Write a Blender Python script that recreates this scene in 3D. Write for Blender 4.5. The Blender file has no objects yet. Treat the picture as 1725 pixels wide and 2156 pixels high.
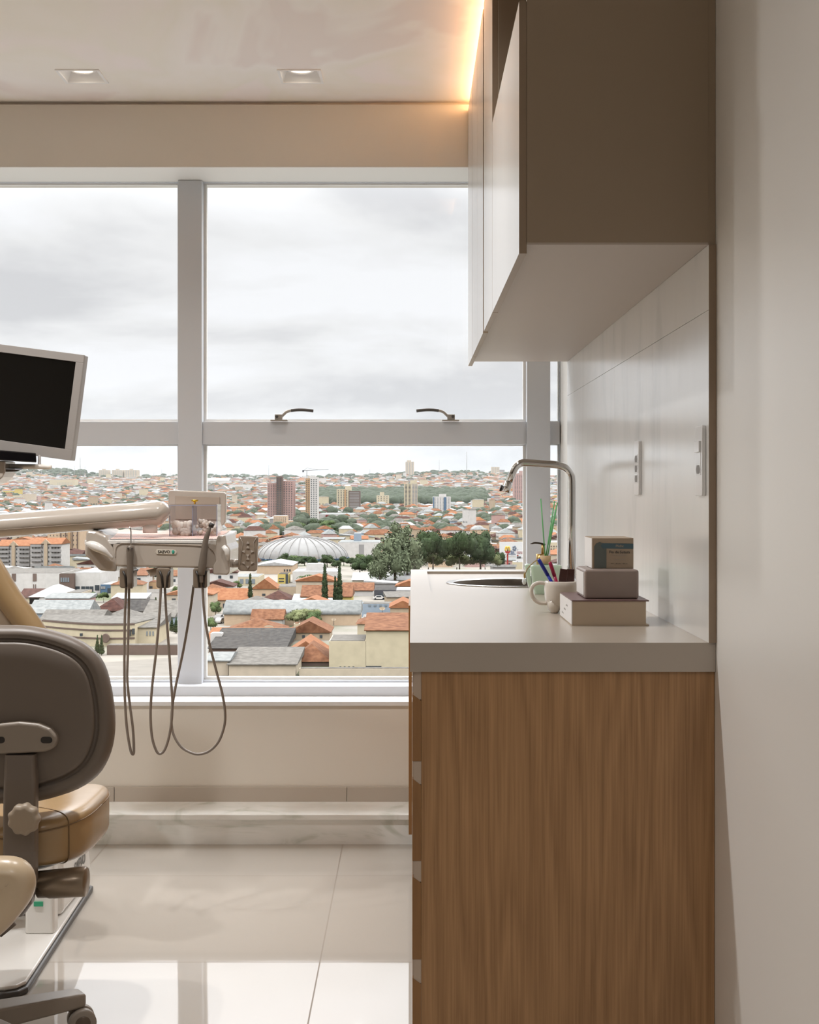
import bpy, bmesh, math, random
from mathutils import Vector, Matrix, noise
R = math.radians
F = 2950.0; HX = 867.0; HY = 1033.0; EZ = 1.2      # focal length in pixels, vanishing point, eye height
S = bpy.context.scene
COL = S.collection

# ------------------------------------------------------------------ camera, world, lights, exposure
cd = bpy.data.cameras.new('camera'); cam = bpy.data.objects.new('camera', cd); COL.objects.link(cam)
cam.location = (0, 0, EZ); cam.rotation_euler = (R(90), 0, 0)
cd.sensor_fit = 'VERTICAL'; cd.sensor_height = 36.0; cd.lens = F/2156*36
cd.shift_x = (862.5-HX)/2156; cd.shift_y = -(1078-HY)/2156
cd.clip_start = 0.05; cd.clip_end = 20000
S.camera = cam
S.view_settings.view_transform = 'Standard'; S.view_settings.look = 'None'
S.view_settings.exposure = 0.0; S.view_settings.gamma = 1.0; S.view_settings.use_curve_mapping = False
S.cycles.max_bounces = 8; S.cycles.diffuse_bounces = 5; S.cycles.glossy_bounces = 4
S.cycles.transparent_max_bounces = 16; S.cycles.caustics_reflective = False; S.cycles.caustics_refractive = False
S.cycles.sample_clamp_indirect = 6.0; S.cycles.use_denoising = True

def lin(h):
    h = h.lstrip('#'); o = []
    for i in (0, 2, 4):
        c = int(h[i:i+2], 16)/255
        o.append(c/12.92 if c <= 0.04045 else ((c+0.055)/1.055)**2.4)
    return (o[0], o[1], o[2], 1.0)

# overcast sky: banks of cloud, brighter overhead than near the horizon, boosted beyond real overcast to light the room
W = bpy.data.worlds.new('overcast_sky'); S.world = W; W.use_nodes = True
nt = W.node_tree; nt.nodes.clear()
def N(t, **k):
    n = nt.nodes.new(t)
    for a, b in k.items(): setattr(n, a, b)
    return n
def L(a, b): nt.links.new(a, b)
tc = N('ShaderNodeTexCoord'); sp = N('ShaderNodeSeparateXYZ'); L(tc.outputs['Generated'], sp.inputs[0])
zz = N('ShaderNodeMath', operation='ADD'); L(sp.outputs[2], zz.inputs[0]); zz.inputs[1].default_value = 0.22
zm = N('ShaderNodeMath', operation='MAXIMUM'); L(zz.outputs[0], zm.inputs[0]); zm.inputs[1].default_value = 0.05
dx = N('ShaderNodeMath', operation='DIVIDE'); L(sp.outputs[0], dx.inputs[0]); L(zm.outputs[0], dx.inputs[1])
dy = N('ShaderNodeMath', operation='DIVIDE'); L(sp.outputs[1], dy.inputs[0]); L(zm.outputs[0], dy.inputs[1])
cb = N('ShaderNodeCombineXYZ'); L(dx.outputs[0], cb.inputs[0]); L(dy.outputs[0], cb.inputs[1])
mp = N('ShaderNodeMapping'); L(cb.outputs[0], mp.inputs[0]); mp.inputs['Location'].default_value = (3.3, 1.7, 0)
n1 = N('ShaderNodeTexNoise'); L(mp.outputs[0], n1.inputs['Vector']); n1.inputs['Scale'].default_value = 1.25
n1.inputs['Detail'].default_value = 9; n1.inputs['Roughness'].default_value = 0.52; n1.inputs['Distortion'].default_value = 0.25
cr = N('ShaderNodeValToRGB'); L(n1.outputs[0], cr.inputs[0])
e = cr.color_ramp.elements
e[0].position = 0.38; e[0].color = (0.70, 0.71, 0.73, 1); e[1].position = 0.56; e[1].color = (0.975, 0.99, 1.015, 1)
e = cr.color_ramp.elements.new(0.48); e.color = (0.89, 0.90, 0.91, 1)
hz = N('ShaderNodeMapRange'); L(sp.outputs[2], hz.inputs[0])
hz.inputs['From Min'].default_value = 0.0; hz.inputs['From Max'].default_value = 0.06
hz.inputs['To Min'].default_value = 0.55; hz.inputs['To Max'].default_value = 0.0
mx = N('ShaderNodeMixRGB'); L(hz.outputs[0], mx.inputs[0]); L(cr.outputs[0], mx.inputs[1]); mx.inputs[2].default_value = (0.74, 0.80, 0.84, 1)
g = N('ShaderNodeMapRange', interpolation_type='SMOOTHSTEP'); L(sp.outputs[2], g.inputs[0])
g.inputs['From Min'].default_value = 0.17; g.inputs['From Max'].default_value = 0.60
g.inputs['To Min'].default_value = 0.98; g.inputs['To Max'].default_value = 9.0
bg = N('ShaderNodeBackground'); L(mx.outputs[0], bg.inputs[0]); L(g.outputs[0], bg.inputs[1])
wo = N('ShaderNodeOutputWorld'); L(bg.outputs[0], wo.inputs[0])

def area_light(name, loc, rot, sx, sy, power, color=(1, 1, 1), portal=False, spread=180):
    ld = bpy.data.lights.new(name, 'AREA'); ld.shape = 'RECTANGLE'; ld.size = sx; ld.size_y = sy
    ld.energy = power; ld.color = color; ld.spread = R(spread)
    if portal: ld.cycles.is_portal = True
    o = bpy.data.objects.new(name, ld); COL.objects.link(o); o.location = loc; o.rotation_euler = rot
    return o
# the window opening as a sampling portal for daylight (gives no light itself)
area_light('window_portal', (-1.0, 5.30, 1.42), (R(-90), 0, 0), 3.3, 1.95, 1.0, portal=True)


# ------------------------------------------------------------------ mesh helpers
def P(px, py, D): return Vector(((px-HX)*D/F, D, EZ-(py-HY)*D/F))

def wloc(o):
    v = Vector((0, 0, 0))
    while o is not None: v += o.location; o = o.parent
    return v

class MB:
    def __init__(s): s.v = []; s.f = []; s.sm = []; s.mi = []; s.m = 0
    def add(s, vs, fs, smooth=False):
        b = len(s.v); s.v += [tuple(q) for q in vs]
        for f in fs: s.f.append([b+i for i in f]); s.sm.append(smooth); s.mi.append(s.m)
        return s
    def hexa(s, p):   # 8 corners: 0-3 one end ring, 4-7 other end ring
        return s.add(p, [(3,2,1,0),(4,5,6,7),(0,1,5,4),(1,2,6,5),(2,3,7,6),(3,0,4,7)])
    def box(s, x0, x1, y0, y1, z0, z1):
        return s.hexa([(x0,y0,z0),(x1,y0,z0),(x1,y1,z0),(x0,y1,z0),(x0,y0,z1),(x1,y0,z1),(x1,y1,z1),(x0,y1,z1)])
    def fbox(s, o, u, v, w, a0, a1, b0, b1, c0, c1):   # box in a frame (origin, three axes)
        q = lambda a, b, c: o+u*a+v*b+w*c
        return s.hexa([q(a0,b0,c0),q(a1,b0,c0),q(a1,b1,c0),q(a0,b1,c0),q(a0,b0,c1),q(a1,b0,c1),q(a1,b1,c1),q(a0,b1,c1)])
    def prism(s, poly, y0, y1, axis='y', smooth=False):
        n = len(poly)
        if axis == 'y': g = lambda a, b, t: (a, t, b)
        elif axis == 'x': g = lambda a, b, t: (t, a, b)
        else: g = lambda a, b, t: (a, b, t)
        vs = [g(a, b, y0) for a, b in poly]+[g(a, b, y1) for a, b in poly]
        s.add(vs, [tuple(range(n))[::-1], tuple(range(n, 2*n))])
        b = len(s.v)-2*n
        for i in range(n):
            j = (i+1) % n; s.f.append([b+i, b+j, b+n+j, b+n+i]); s.sm.append(smooth); s.mi.append(s.m)
        return s
    def rings(s, rs, cap=True, smooth=True, closed=True):
        n = len(rs[0]); vs = [q for r in rs for q in r]; fs = []
        for k in range(len(rs)-1):
            for i in range(n if closed else n-1):
                j = (i+1) % n
                fs.append((k*n+i, k*n+j, (k+1)*n+j, (k+1)*n+i))
        if cap: fs.append(tuple(range(n))[::-1]); fs.append(tuple(range((len(rs)-1)*n, len(rs)*n)))
        return s.add(vs, fs, smooth)
    def tube(s, pts, r, n=12, cap=True, ell=None, up=None):
        pts = [Vector(p) for p in pts]
        if not hasattr(r, '__len__'): r = [r]*len(pts)
        t = (pts[1]-pts[0]).normalized()
        a = Vector(up) if up else (Vector((0,0,1)) if abs(t.z) < .9 else Vector((1,0,0)))
        u = (a-t*a.dot(t)).normalized(); rs = []
        for i, p in enumerate(pts):
            if i == 0: t = pts[1]-pts[0]
            elif i == len(pts)-1: t = pts[-1]-pts[-2]
            else: t = (pts[i+1]-pts[i]).normalized()+(pts[i]-pts[i-1]).normalized()
            if t.length < 1e-9: t = pts[i]-pts[i-1]
            t.normalize()
            u = (u-t*u.dot(t)).normalized(); w = t.cross(u)
            k = ell or 1.0
            rs.append([p+(u*math.cos(2*math.pi*j/n)+w*math.sin(2*math.pi*j/n)*k)*r[i] for j in range(n)])
        return s.rings(rs, cap)
    def cyl(s, a, b, r0, r1=None, n=20): return s.tube([a, b], [r0, r0 if r1 is None else r1], n)
    def lathe(s, prof, c, n=28, cap=True, lob=None):
        rs = []
        for r, z in prof:
            rs.append([(c[0]+r*math.cos(2*math.pi*i/n)*(lob(i/n, z) if lob else 1), c[1]+r*math.sin(2*math.pi*i/n)*(lob(i/n, z) if lob else 1), c[2]+z) for i in range(n)])
        return s.rings(rs, cap)
    def superell(s, c, h, e1=.5, e2=.5, nu=28, nv=14, fn=None):
        sg = lambda x, e: math.copysign(abs(x)**e, x); rs = []
        for k in range(nv+1):
            v = -math.pi/2+math.pi*k/nv*(1-2e-3)+1e-3*math.pi; r = []
            for i in range(nu):
                u = 2*math.pi*i/nu
                q = Vector((h[0]*sg(math.cos(v), e1)*sg(math.cos(u), e2), h[1]*sg(math.cos(v), e1)*sg(math.sin(u), e2), h[2]*sg(math.sin(v), e1)))
                if fn: q = fn(q)
                r.append(Vector(c)+q)
            rs.append(r)
        return s.rings(rs)
    def build(s, name, mats, parent=None, bevel=0, seg=3, sub=0):
        off = wloc(parent) if parent is not None else Vector((0,0,0))
        me = bpy.data.meshes.new(name)
        me.from_pydata([(x-off.x, y-off.y, z-off.z) for x, y, z in s.v], [], s.f)
        for m in (mats if isinstance(mats, (list, tuple)) else [mats]): me.materials.append(m)
        me.polygons.foreach_set('use_smooth', s.sm); me.polygons.foreach_set('material_index', s.mi)
        bm = bmesh.new(); bm.from_mesh(me)
        if len(s.f) < 60000: bmesh.ops.recalc_face_normals(bm, faces=bm.faces)
        bm.to_mesh(me); bm.free(); me.update()
        o = bpy.data.objects.new(name, me); COL.objects.link(o)
        if parent is not None: o.parent = parent
        if bevel:
            b = o.modifiers.new('bevel', 'BEVEL'); b.width = bevel; b.segments = seg; b.limit_method = 'ANGLE'; b.angle_limit = R(32)
        if sub:
            b = o.modifiers.new('sub', 'SUBSURF'); b.levels = sub; b.render_levels = sub
        return o

def crv(pts, k=6):
    pts = [Vector(p) for p in pts]; out = []
    q = [pts[0]*2-pts[1]]+pts+[pts[-1]*2-pts[-2]]
    for i in range(1, len(q)-2):
        for j in range(k):
            t = j/k; a, b, c, d = q[i-1], q[i], q[i+1], q[i+2]
            out.append(.5*((2*b)+(c-a)*t+(2*a-5*b+4*c-d)*t*t+(3*b-a-3*c+d)*t**3))
    out.append(pts[-1]); return out

def rrect(w, h, r, n=5, cx=0, cy=0):
    o = []
    for a, (sx, sy) in enumerate(((1,1),(-1,1),(-1,-1),(1,-1))):
        for k in range(n+1):
            t = R(90)*(a+k/n); o.append((cx+sx*(w/2-r)+r*math.cos(t), cy+sy*(h/2-r)+r*math.sin(t)))
    return o

def tag(o, label, cat, group=None, kind=None):
    o['label'] = label; o['category'] = cat
    if group: o['group'] = group
    if kind: o['kind'] = kind
    return o
def struct(o): o['kind'] = 'structure'; return o
def thing(name, loc, label, cat, group=None):
    o = bpy.data.objects.new(name, None); COL.objects.link(o); o.location = loc; o.empty_display_size = .1
    return tag(o, label, cat, group)
def dup(root, loc, label=None, rz=None, scale=None, group=None):
    def cp(o, par):
        c = o.copy(); COL.objects.link(c); c.parent = par
        for ch in KIDS.get(o.name, []): cp(ch, c)
        return c
    if root.name not in KIDS:
        for o in root.children_recursive: KIDS.setdefault(o.parent.name, []).append(o)
        KIDS.setdefault(root.name, [])
    c = cp(root, None); c.location = loc
    if rz is not None: c.rotation_euler = (0, 0, rz)
    if scale is not None: c.scale = scale
    if label: c['label'] = label
    if group: c['group'] = group
    return c
KIDS = {}

def text(body, name, m, parent, origin, ux, uz, height, bold=0.0, align='CENTER'):
    """lettering as a mesh: origin = centre of the line, ux = reading direction, uz = up"""
    cu = bpy.data.curves.new('lettering', 'FONT'); cu.body = body; cu.align_x = align; cu.align_y = 'CENTER'
    cu.size = 1.0; cu.offset = bold; cu.extrude = 0.01; cu.resolution_u = 3
    tmp = bpy.data.objects.new('lettering', cu); COL.objects.link(tmp)
    dg = bpy.context.evaluated_depsgraph_get()
    me = bpy.data.meshes.new_from_object(tmp.evaluated_get(dg)); bpy.data.objects.remove(tmp)
    ux = Vector(ux).normalized(); uz = Vector(uz).normalized(); n = ux.cross(uz)
    k = height/0.7; off = wloc(parent) if parent else Vector((0,0,0))
    M = Matrix.Identity(4)
    for i in range(3): M[i][0] = ux[i]*k; M[i][1] = uz[i]*k; M[i][2] = n[i]*k*.5; M[i][3] = origin[i]-off[i]
    me.transform(M); me.materials.clear(); me.materials.append(m); me.name = name
    o = bpy.data.objects.new(name, me); COL.objects.link(o); o.parent = parent
    return o

# ------------------------------------------------------------------ materials
MATS = {}
def mat(name, col, rough=.5, metal=0, spec=.5, coat=0, var=0, vscale=4, bump=0, bscale=20, ior=None, vec=(1,1,1), trans=0, coatr=.05, emit=None, es=0, detail=4):
    if name in MATS: return MATS[name]
    m = bpy.data.materials.new(name); m.use_nodes = True; t = m.node_tree; b = t.nodes['Principled BSDF']
    c = lin(col) if isinstance(col, str) else col
    b.inputs['Base Color'].default_value = c; b.inputs['Roughness'].default_value = rough; b.inputs['Metallic'].default_value = metal
    b.inputs['Specular IOR Level'].default_value = spec; b.inputs['Coat Weight'].default_value = coat; b.inputs['Coat Roughness'].default_value = coatr
    b.inputs['Transmission Weight'].default_value = trans
    if ior: b.inputs['IOR'].default_value = ior
    if emit: b.inputs['Emission Color'].default_value = lin(emit); b.inputs['Emission Strength'].default_value = es
    if var or bump:
        tc = t.nodes.new('ShaderNodeTexCoord'); mp = t.nodes.new('ShaderNodeMapping'); t.links.new(tc.outputs['Object'], mp.inputs[0]); mp.inputs['Scale'].default_value = vec
    if var:
        n = t.nodes.new('ShaderNodeTexNoise'); t.links.new(mp.outputs[0], n.inputs['Vector']); n.inputs['Scale'].default_value = vscale; n.inputs['Detail'].default_value = detail
        r = t.nodes.new('ShaderNodeMapRange'); t.links.new(n.outputs[0], r.inputs[0]); r.inputs[1].default_value = .3; r.inputs[2].default_value = .7
        r.inputs[3].default_value = 1-var; r.inputs[4].default_value = 1+var
        x = t.nodes.new('ShaderNodeVectorMath'); x.operation = 'SCALE'; x.inputs[0].default_value = c[:3]; t.links.new(r.outputs[0], x.inputs['Scale'])
        t.links.new(x.outputs[0], b.inputs['Base Color'])
    if bump:
        n = t.nodes.new('ShaderNodeTexNoise'); t.links.new(mp.outputs[0], n.inputs['Vector']); n.inputs['Scale'].default_value = bscale; n.inputs['Detail'].default_value = 6
        q = t.nodes.new('ShaderNodeBump'); q.inputs['Strength'].default_value = bump; q.inputs['Distance'].default_value = .01
        t.links.new(n.outputs[0], q.inputs['Height']); t.links.new(q.outputs[0], b.inputs['Normal'])
    MATS[name] = m; return m

def nodes(m): return m.node_tree, m.node_tree.nodes['Principled BSDF']
def rampmat(name, stops, vec, scale, rough, distort=0, detail=6, spec=.5, coat=0, bump=0, wave=False, coatr=.05):
    m = mat(name, '808080', rough, 0, spec, coat, coatr=coatr); t, b = nodes(m)
    tc = t.nodes.new('ShaderNodeTexCoord'); mp = t.nodes.new('ShaderNodeMapping'); t.links.new(tc.outputs['Object'], mp.inputs[0]); mp.inputs['Scale'].default_value = vec
    n = t.nodes.new('ShaderNodeTexNoise'); t.links.new(mp.outputs[0], n.inputs['Vector'])
    n.inputs['Scale'].default_value = scale; n.inputs['Detail'].default_value = detail; n.inputs['Distortion'].default_value = distort
    src = n.outputs[0]
    r = t.nodes.new('ShaderNodeValToRGB'); t.links.new(src, r.inputs[0])
    for i, (p, c) in enumerate(stops):
        e = r.color_ramp.elements[i] if i < 2 else r.color_ramp.elements.new(p)
        e.position = p; e.color = lin(c)
    t.links.new(r.outputs[0], b.inputs['Base Color'])
    if bump:
        q = t.nodes.new('ShaderNodeBump'); q.inputs['Strength'].default_value = bump; q.inputs['Distance'].default_value = .002
        t.links.new(src, q.inputs['Height']); t.links.new(q.outputs[0], b.inputs['Normal'])
    return m

def glassmat(name, k=1.0, tint=(1,1,1,1), rough=0):
    """thin clear sheet: transparent, with a mirror share that grows towards grazing angles, the same from both sides"""
    m = bpy.data.materials.new(name); m.use_nodes = True; t = m.node_tree; t.nodes.clear()
    o = t.nodes.new('ShaderNodeOutputMaterial'); mx = t.nodes.new('ShaderNodeMixShader'); f = t.nodes.new('ShaderNodeLayerWeight'); f.inputs[0].default_value = .5
    pw = t.nodes.new('ShaderNodeMath'); pw.operation = 'POWER'; pw.inputs[1].default_value = 5; t.links.new(f.outputs['Facing'], pw.inputs[0])
    ma = t.nodes.new('ShaderNodeMath'); ma.operation = 'MULTIPLY_ADD'; ma.inputs[1].default_value = .9*k; ma.inputs[2].default_value = .055*k; t.links.new(pw.outputs[0], ma.inputs[0])
    a = t.nodes.new('ShaderNodeBsdfTransparent'); g = t.nodes.new('ShaderNodeBsdfGlossy')
    a.inputs[0].default_value = tint; g.inputs['Roughness'].default_value = rough
    t.links.new(ma.outputs[0], mx.inputs[0]); t.links.new(a.outputs[0], mx.inputs[1]); t.links.new(g.outputs[0], mx.inputs[2]); t.links.new(mx.outputs[0], o.inputs[0])
    MATS[name] = m; return m
# ------------------------------------------------------------------ the room
CEIL = 2.574; WD = 4.941; GD = 5.175        # ceiling height, inner wall face, window frame face
XL, XR, YB = -3.3, 0.563, -3.2
M_wall = mat('wall_paint_beige', 'dad3c8', .75, bump=.03, bscale=60)
M_wallr = mat('wall_paint_satin', 'e8e5e0', .42, ior=2.8, bump=.02, bscale=25)
M_ceil = rampmat('ceiling_plaster', [(.36, 'efe5e0'), (.42, 'f5efea'), (.55, 'f1ebe1'), (.62, 'f4ebe7')], (1, .6, 1), 1.1, .8, distort=2.0, detail=3)
M_white = mat('white_paint', 'e6e4df', .5)
M_alu = mat('white_window_frame', 'cdd0d5', .4)
M_marble = rampmat('grey_white_marble', [(.30, 'ccd0c6'), (.43, 'eeefeb'), (.6, 'f5f5f2'), (.75, 'e8e9e3')], (1, 1, 2.6), 3.2, .18, distort=2.2, detail=10, spec=.6)
M_sill = mat('sill_marble', 'dcdbda', .25, var=.04, vscale=5)
M_glass = glassmat('window_glass')

# polished tile floor: 80 cm tiles with thin joints
M_floor = mat('polished_tile', 'cbc1b4', .035, spec=.3); t, b = nodes(M_floor)
tc = t.nodes.new('ShaderNodeTexCoord'); mp = t.nodes.new('ShaderNodeMapping'); t.links.new(tc.outputs['Object'], mp.inputs[0])
mp.inputs['Location'].default_value = (.2336, -3.566, 0)
br = t.nodes.new('ShaderNodeTexBrick'); t.links.new(mp.outputs[0], br.inputs[0])
br.offset = 0; br.squash = 1; br.inputs['Scale'].default_value = 1; br.inputs['Brick Width'].default_value = .8; br.inputs['Row Height'].default_value = .8
br.inputs['Mortar Size'].default_value = .002; br.inputs['Color1'].default_value = lin('aca59c'); br.inputs['Color2'].default_value = lin('a9a299'); br.inputs['Mortar'].default_value = lin('83786c')
t.links.new(br.outputs[0], b.inputs['Base Color'])
nn = t.nodes.new('ShaderNodeTexNoise'); nn.inputs['Scale'].default_value = 2.2; nn.inputs['Detail'].default_value = 1; t.links.new(tc.outputs['Object'], nn.inputs[0])
bp = t.nodes.new('ShaderNodeBump'); bp.inputs['Strength'].default_value = .05; bp.inputs['Distance'].default_value = .02; t.links.new(nn.outputs[0], bp.inputs['Height']); t.links.new(bp.outputs[0], b.inputs['Normal'])
rr = t.nodes.new('ShaderNodeMapRange'); t.links.new(br.outputs['Fac'], rr.inputs[0]); rr.inputs[3].default_value = .035; rr.inputs[4].default_value = .6; t.links.new(rr.outputs[0], b.inputs['Roughness'])

struct(MB().box(XL-.2, XR+.2, YB-.2, WD+.02, -.12, 0).build('floor', M_floor))
# ceiling with square cut-outs for the recessed spotlights
LX = [(-1.157+.0, -1.027), (-.4326, -.3026)]; LY = (4.575, 4.712)
c = MB()
def holes_slab(c, x0, x1, y0, y1, z0, z1, hs):
    xs = sorted({x0, x1, *[a for h in hs for a in h[:2]]}); ys = sorted({y0, y1, *[a for h in hs for a in h[2:]]})
    for i in range(len(xs)-1):
        for j in range(len(ys)-1):
            mx_, my_ = (xs[i]+xs[i+1])/2, (ys[j]+ys[j+1])/2
            if any(h[0] < mx_ < h[1] and h[2] < my_ < h[3] for h in hs): continue
            c.box(xs[i], xs[i+1], ys[j], ys[j+1], z0, z1)
DL = [(a, b_, LY[0], LY[1]) for a, b_ in LX]+[(-1.157, -1.027, 3.05, 3.187), (-1.157, -1.027, -.6, -.463), (-1.88, -1.75, 4.575, 4.712), (-1.88, -1.75, 3.05, 3.187), (-1.88, -1.75, -.6, -.463), (-.4326, -.3026, 3.05, 3.187), (-.4326, -.3026, .4, .537)]
PW = [14, 14, 100, 60, 14, 100, 60, 60, 60]
holes_slab(c, XL-.2, XR+.2, YB-.2, WD+.021, CEIL, CEIL+.14, DL)
struct(c.build('ceiling', M_ceil))
struct(MB().box(XL-.2, XR+.2, WD, GD+.12, -.12, .442).build('wall_front', M_wall))
bm_ = MB(); bm_.box(XL-.2, XR+.2, WD, GD+.12, 2.344, 2.5615); bm_.box(XL-.2, XR+.2, WD+.022, GD+.12, 2.5615, CEIL+.16); struct(bm_.build('trim_1', [M_wall]))
struct(MB().box(XL-.2, .549, WD+.001, GD, 2.340, 2.3445).build('trim_2', M_white))
struct(MB().box(XR, XR+.2, YB-.2, GD+.12, 0, CEIL+.12).build('wall_right', M_wallr))
struct(MB().box(XL-.2, XL, YB-.2, GD+.12, 0, CEIL+.12).build('wall_left', M_wall))
struct(MB().box(XL, XR, YB-.2, YB, 0, CEIL+.12).build('wall_back', mat('rear_wall_brown', '776b60', .7)))
struct(MB().box(XL, .549, WD-.012, GD-.02, .442, .4575).build('trim_3', M_sill, bevel=.002))
# marble kerb along the window wall, a low step with a nosing
s_ = MB(); s_.box(XL, .545, 4.752, WD-.001, 0, .084).build('trim_4', M_marble)['kind'] = 'structure'
s_ = MB(); s_.box(XL, .545, 4.738, WD-.001, .0845, .105).build('trim_5', M_marble, bevel=.004)['kind'] = 'structure'
M_bb = mat('tile_skirting', 'b5aa9d', .3); o = MB()
xs = [-3.28, -2.694, -1.874, -1.047-.0, -.228, .54]
for i in range(5): o.box(xs[i]+.001, xs[i+1]-.001, WD-.011, WD-.001, .105, .157)
struct(o.build('baseboard_front', M_bb, bevel=.001))
# side reveal beside the window
struct(MB().box(.5492, XR-.0005, WD-.001, GD+.1, .4425, 2.3435).build('trim_6', M_white))

# window: frame, posts, rail, panes, stay handles
win = bpy.data.objects.new('window_1', None); COL.objects.link(win); win.location = (-1, GD, .46); win['kind'] = 'structure'
MX = [(-3.2, -3.11), (-2.139, -2.051), (-.858, -.770), (.423, .509)]
f = MB()
f.box(XL, .549, 5.068, GD+.03, .4576, .492); f.box(XL, .549, GD-.001, GD+.06, .490, .5)
f.box(XL, .549, GD, GD+.06, 2.338, 2.344); f.box(XL, XL+.05, GD, GD+.06, .46, 2.34)
f.box(.5455, .549, GD, GD+.06, .49, 2.34)
f.build('window_frame', M_alu, win, bevel=.002)
for a, b_ in MX: MB().box(a, b_, GD-.035, GD+.055, .491, 2.339).build('mullion', M_alu, win, bevel=.002)
ed = [XL+.05]+[q for m_ in MX for q in m_]+[.5455]
for i in range(0, len(ed), 2):
    if ed[i+1]-ed[i] < .02: continue
    MB().box(ed[i], ed[i+1], GD-.02, GD+.05, 1.370, 1.454).build('transom', M_alu, win, bevel=.0015)
    for z0, z1 in ((.5, 1.37), (1.454, 2.338)):
        c = MB(); a, b_ = ed[i], ed[i+1]; w = .010 if i+2 < len(ed) else .004
        for q in ((a, a+w, z0, z1), (b_-w, b_, z0, z1), (a+w, b_-w, z0, z0+w), (a+w, b_-w, z1-w*.4, z1)): c.box(q[0], q[1], GD+.018, GD+.04, q[2], q[3])
        c.build('sash', M_white, win)
        g_ = MB().add([(a+w, GD+.028, z0+w), (b_-w, GD+.028, z0+w), (b_-w, GD+.028, z1-w*.4), (a+w, GD+.028, z1-w*.4)], [(0, 1, 2, 3)])
        g_.build('pane', M_glass, win)
M_hg = mat('handle_grey', 'a19b93', .35); M_hd = mat('handle_dark_grip', '4a443f', .4)
def stay(px, s):
    h = MB(); D = GD-.03; c0 = P(px, 882, D)
    Q = lambda x, y, d=0: P(px+s*x, y, D+d)
    h.box(*sorted((P(px-s*18, 0, D).x, P(px+s*18, 0, D).x)), D-.012, D+.012, 1.4545, 1.4605)
    h.box(*sorted((P(px-s*9, 0, D).x, P(px+s*7, 0, D).x)), D-.01, D+.006, 1.4605, 1.480)
    o = h.build('window_handle', M_hg, win, bevel=.002)
    pts = crv([Q(2, 880), Q(8, 874), Q(16, 867), Q(27, 864)], 5)
    MB().tube(pts, .0055, 10, up=(0, 1, 0)).build('lever', M_hg, o)
    MB().tube(crv([Q(25, 864.5), Q(38, 863), Q(52, 863), Q(72, 865)], 5), [.0062]*16, 10, up=(0, 1, 0)).build('grip', M_hd, o)
    MB().cyl(Q(-5, 877, -.011), Q(-5, 877, -.015), .0055).build('screw', M_hd, o)
stay(588, 1); stay(949, -1)

# recessed square spotlights; the strong ones are unseen, added to fill the room
M_lamp = mat('lamp_glow', 'ffffff', .4, emit='fff0dc', es=5.0); M_trim = mat('spot_trim', 'f0eeec', .45)
def spot(loc, pw):
    x0, x1, y0, y1 = loc; cx, cy = (x0+x1)/2, (y0+y1)/2
    r = thing('recessed_spotlight', (cx, cy, CEIL), LAB.pop(0), 'light')
    fr = MB(); w = .007; z0, z1 = CEIL-.004, CEIL+.001
    for q in ((x0-w, x1+w, y0-w, y0+w*.3), (x0-w, x1+w, y1-w*.3, y1+w), (x0-w, x0+w*.3, y0, y1), (x1-w*.3, x1+w, y0, y1)): fr.box(*q, z0, z1)
    fr.build('trim_ring', M_trim, r)
    k = .016; h = .032; b = MB(); z = CEIL
    lo = [(x0, y0, z), (x1, y0, z), (x1, y1, z), (x0, y1, z)]; hi = [(x0+k, y0+k, z+h), (x1-k, y0+k, z+h), (x1-k, y1-k, z+h), (x0+k, y1-k, z+h)]
    b.add(lo+hi, [(0,1,5,4), (1,2,6,5), (2,3,7,6), (3,0,4,7), (4,5,6,7)]); b.build('reflector', M_trim, r)
    MB().lathe([(.042, 0), (.044, -.012), (.036, -.014), (.034, -.004)], (cx, cy, z+h-.001), 32, cap=False).build('lamp_ring', M_trim, r)
    MB().cyl((cx, cy, z+h-.004), (cx, cy, z+h-.012), .032, n=28).build('lamp', M_lamp, r)
    ld = bpy.data.lights.new('spot_beam', 'SPOT'); ld.energy = pw; ld.color = (1, .99, .985) if pw > 20 else (1, .90, .8); ld.spot_size = R(150 if pw != 14 else 100); ld.spot_blend = .9; ld.shadow_soft_size = .035
    lo_ = bpy.data.objects.new('spot_beam', ld); COL.objects.link(lo_); lo_.parent = r; lo_.location = (0, 0, h-.016)
LAB = ['recessed square ceiling spotlight, the one over the tall window post', 'recessed square ceiling spotlight, the one nearer the wall cabinets',
       'unseen fill spotlight added above the dental chair', 'unseen fill spotlight added at the back of the room', 'recessed ceiling spotlight by the left wall', 'unseen fill spotlight added over the far side of the dental chair', 'second unseen fill spotlight added at the back of the room', 'unseen fill spotlight added above the aisle beside the counter', 'unseen fill spotlight added in the aisle behind the camera side of the room']
for q, pw in zip(DL, PW): spot(q, pw)

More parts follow.
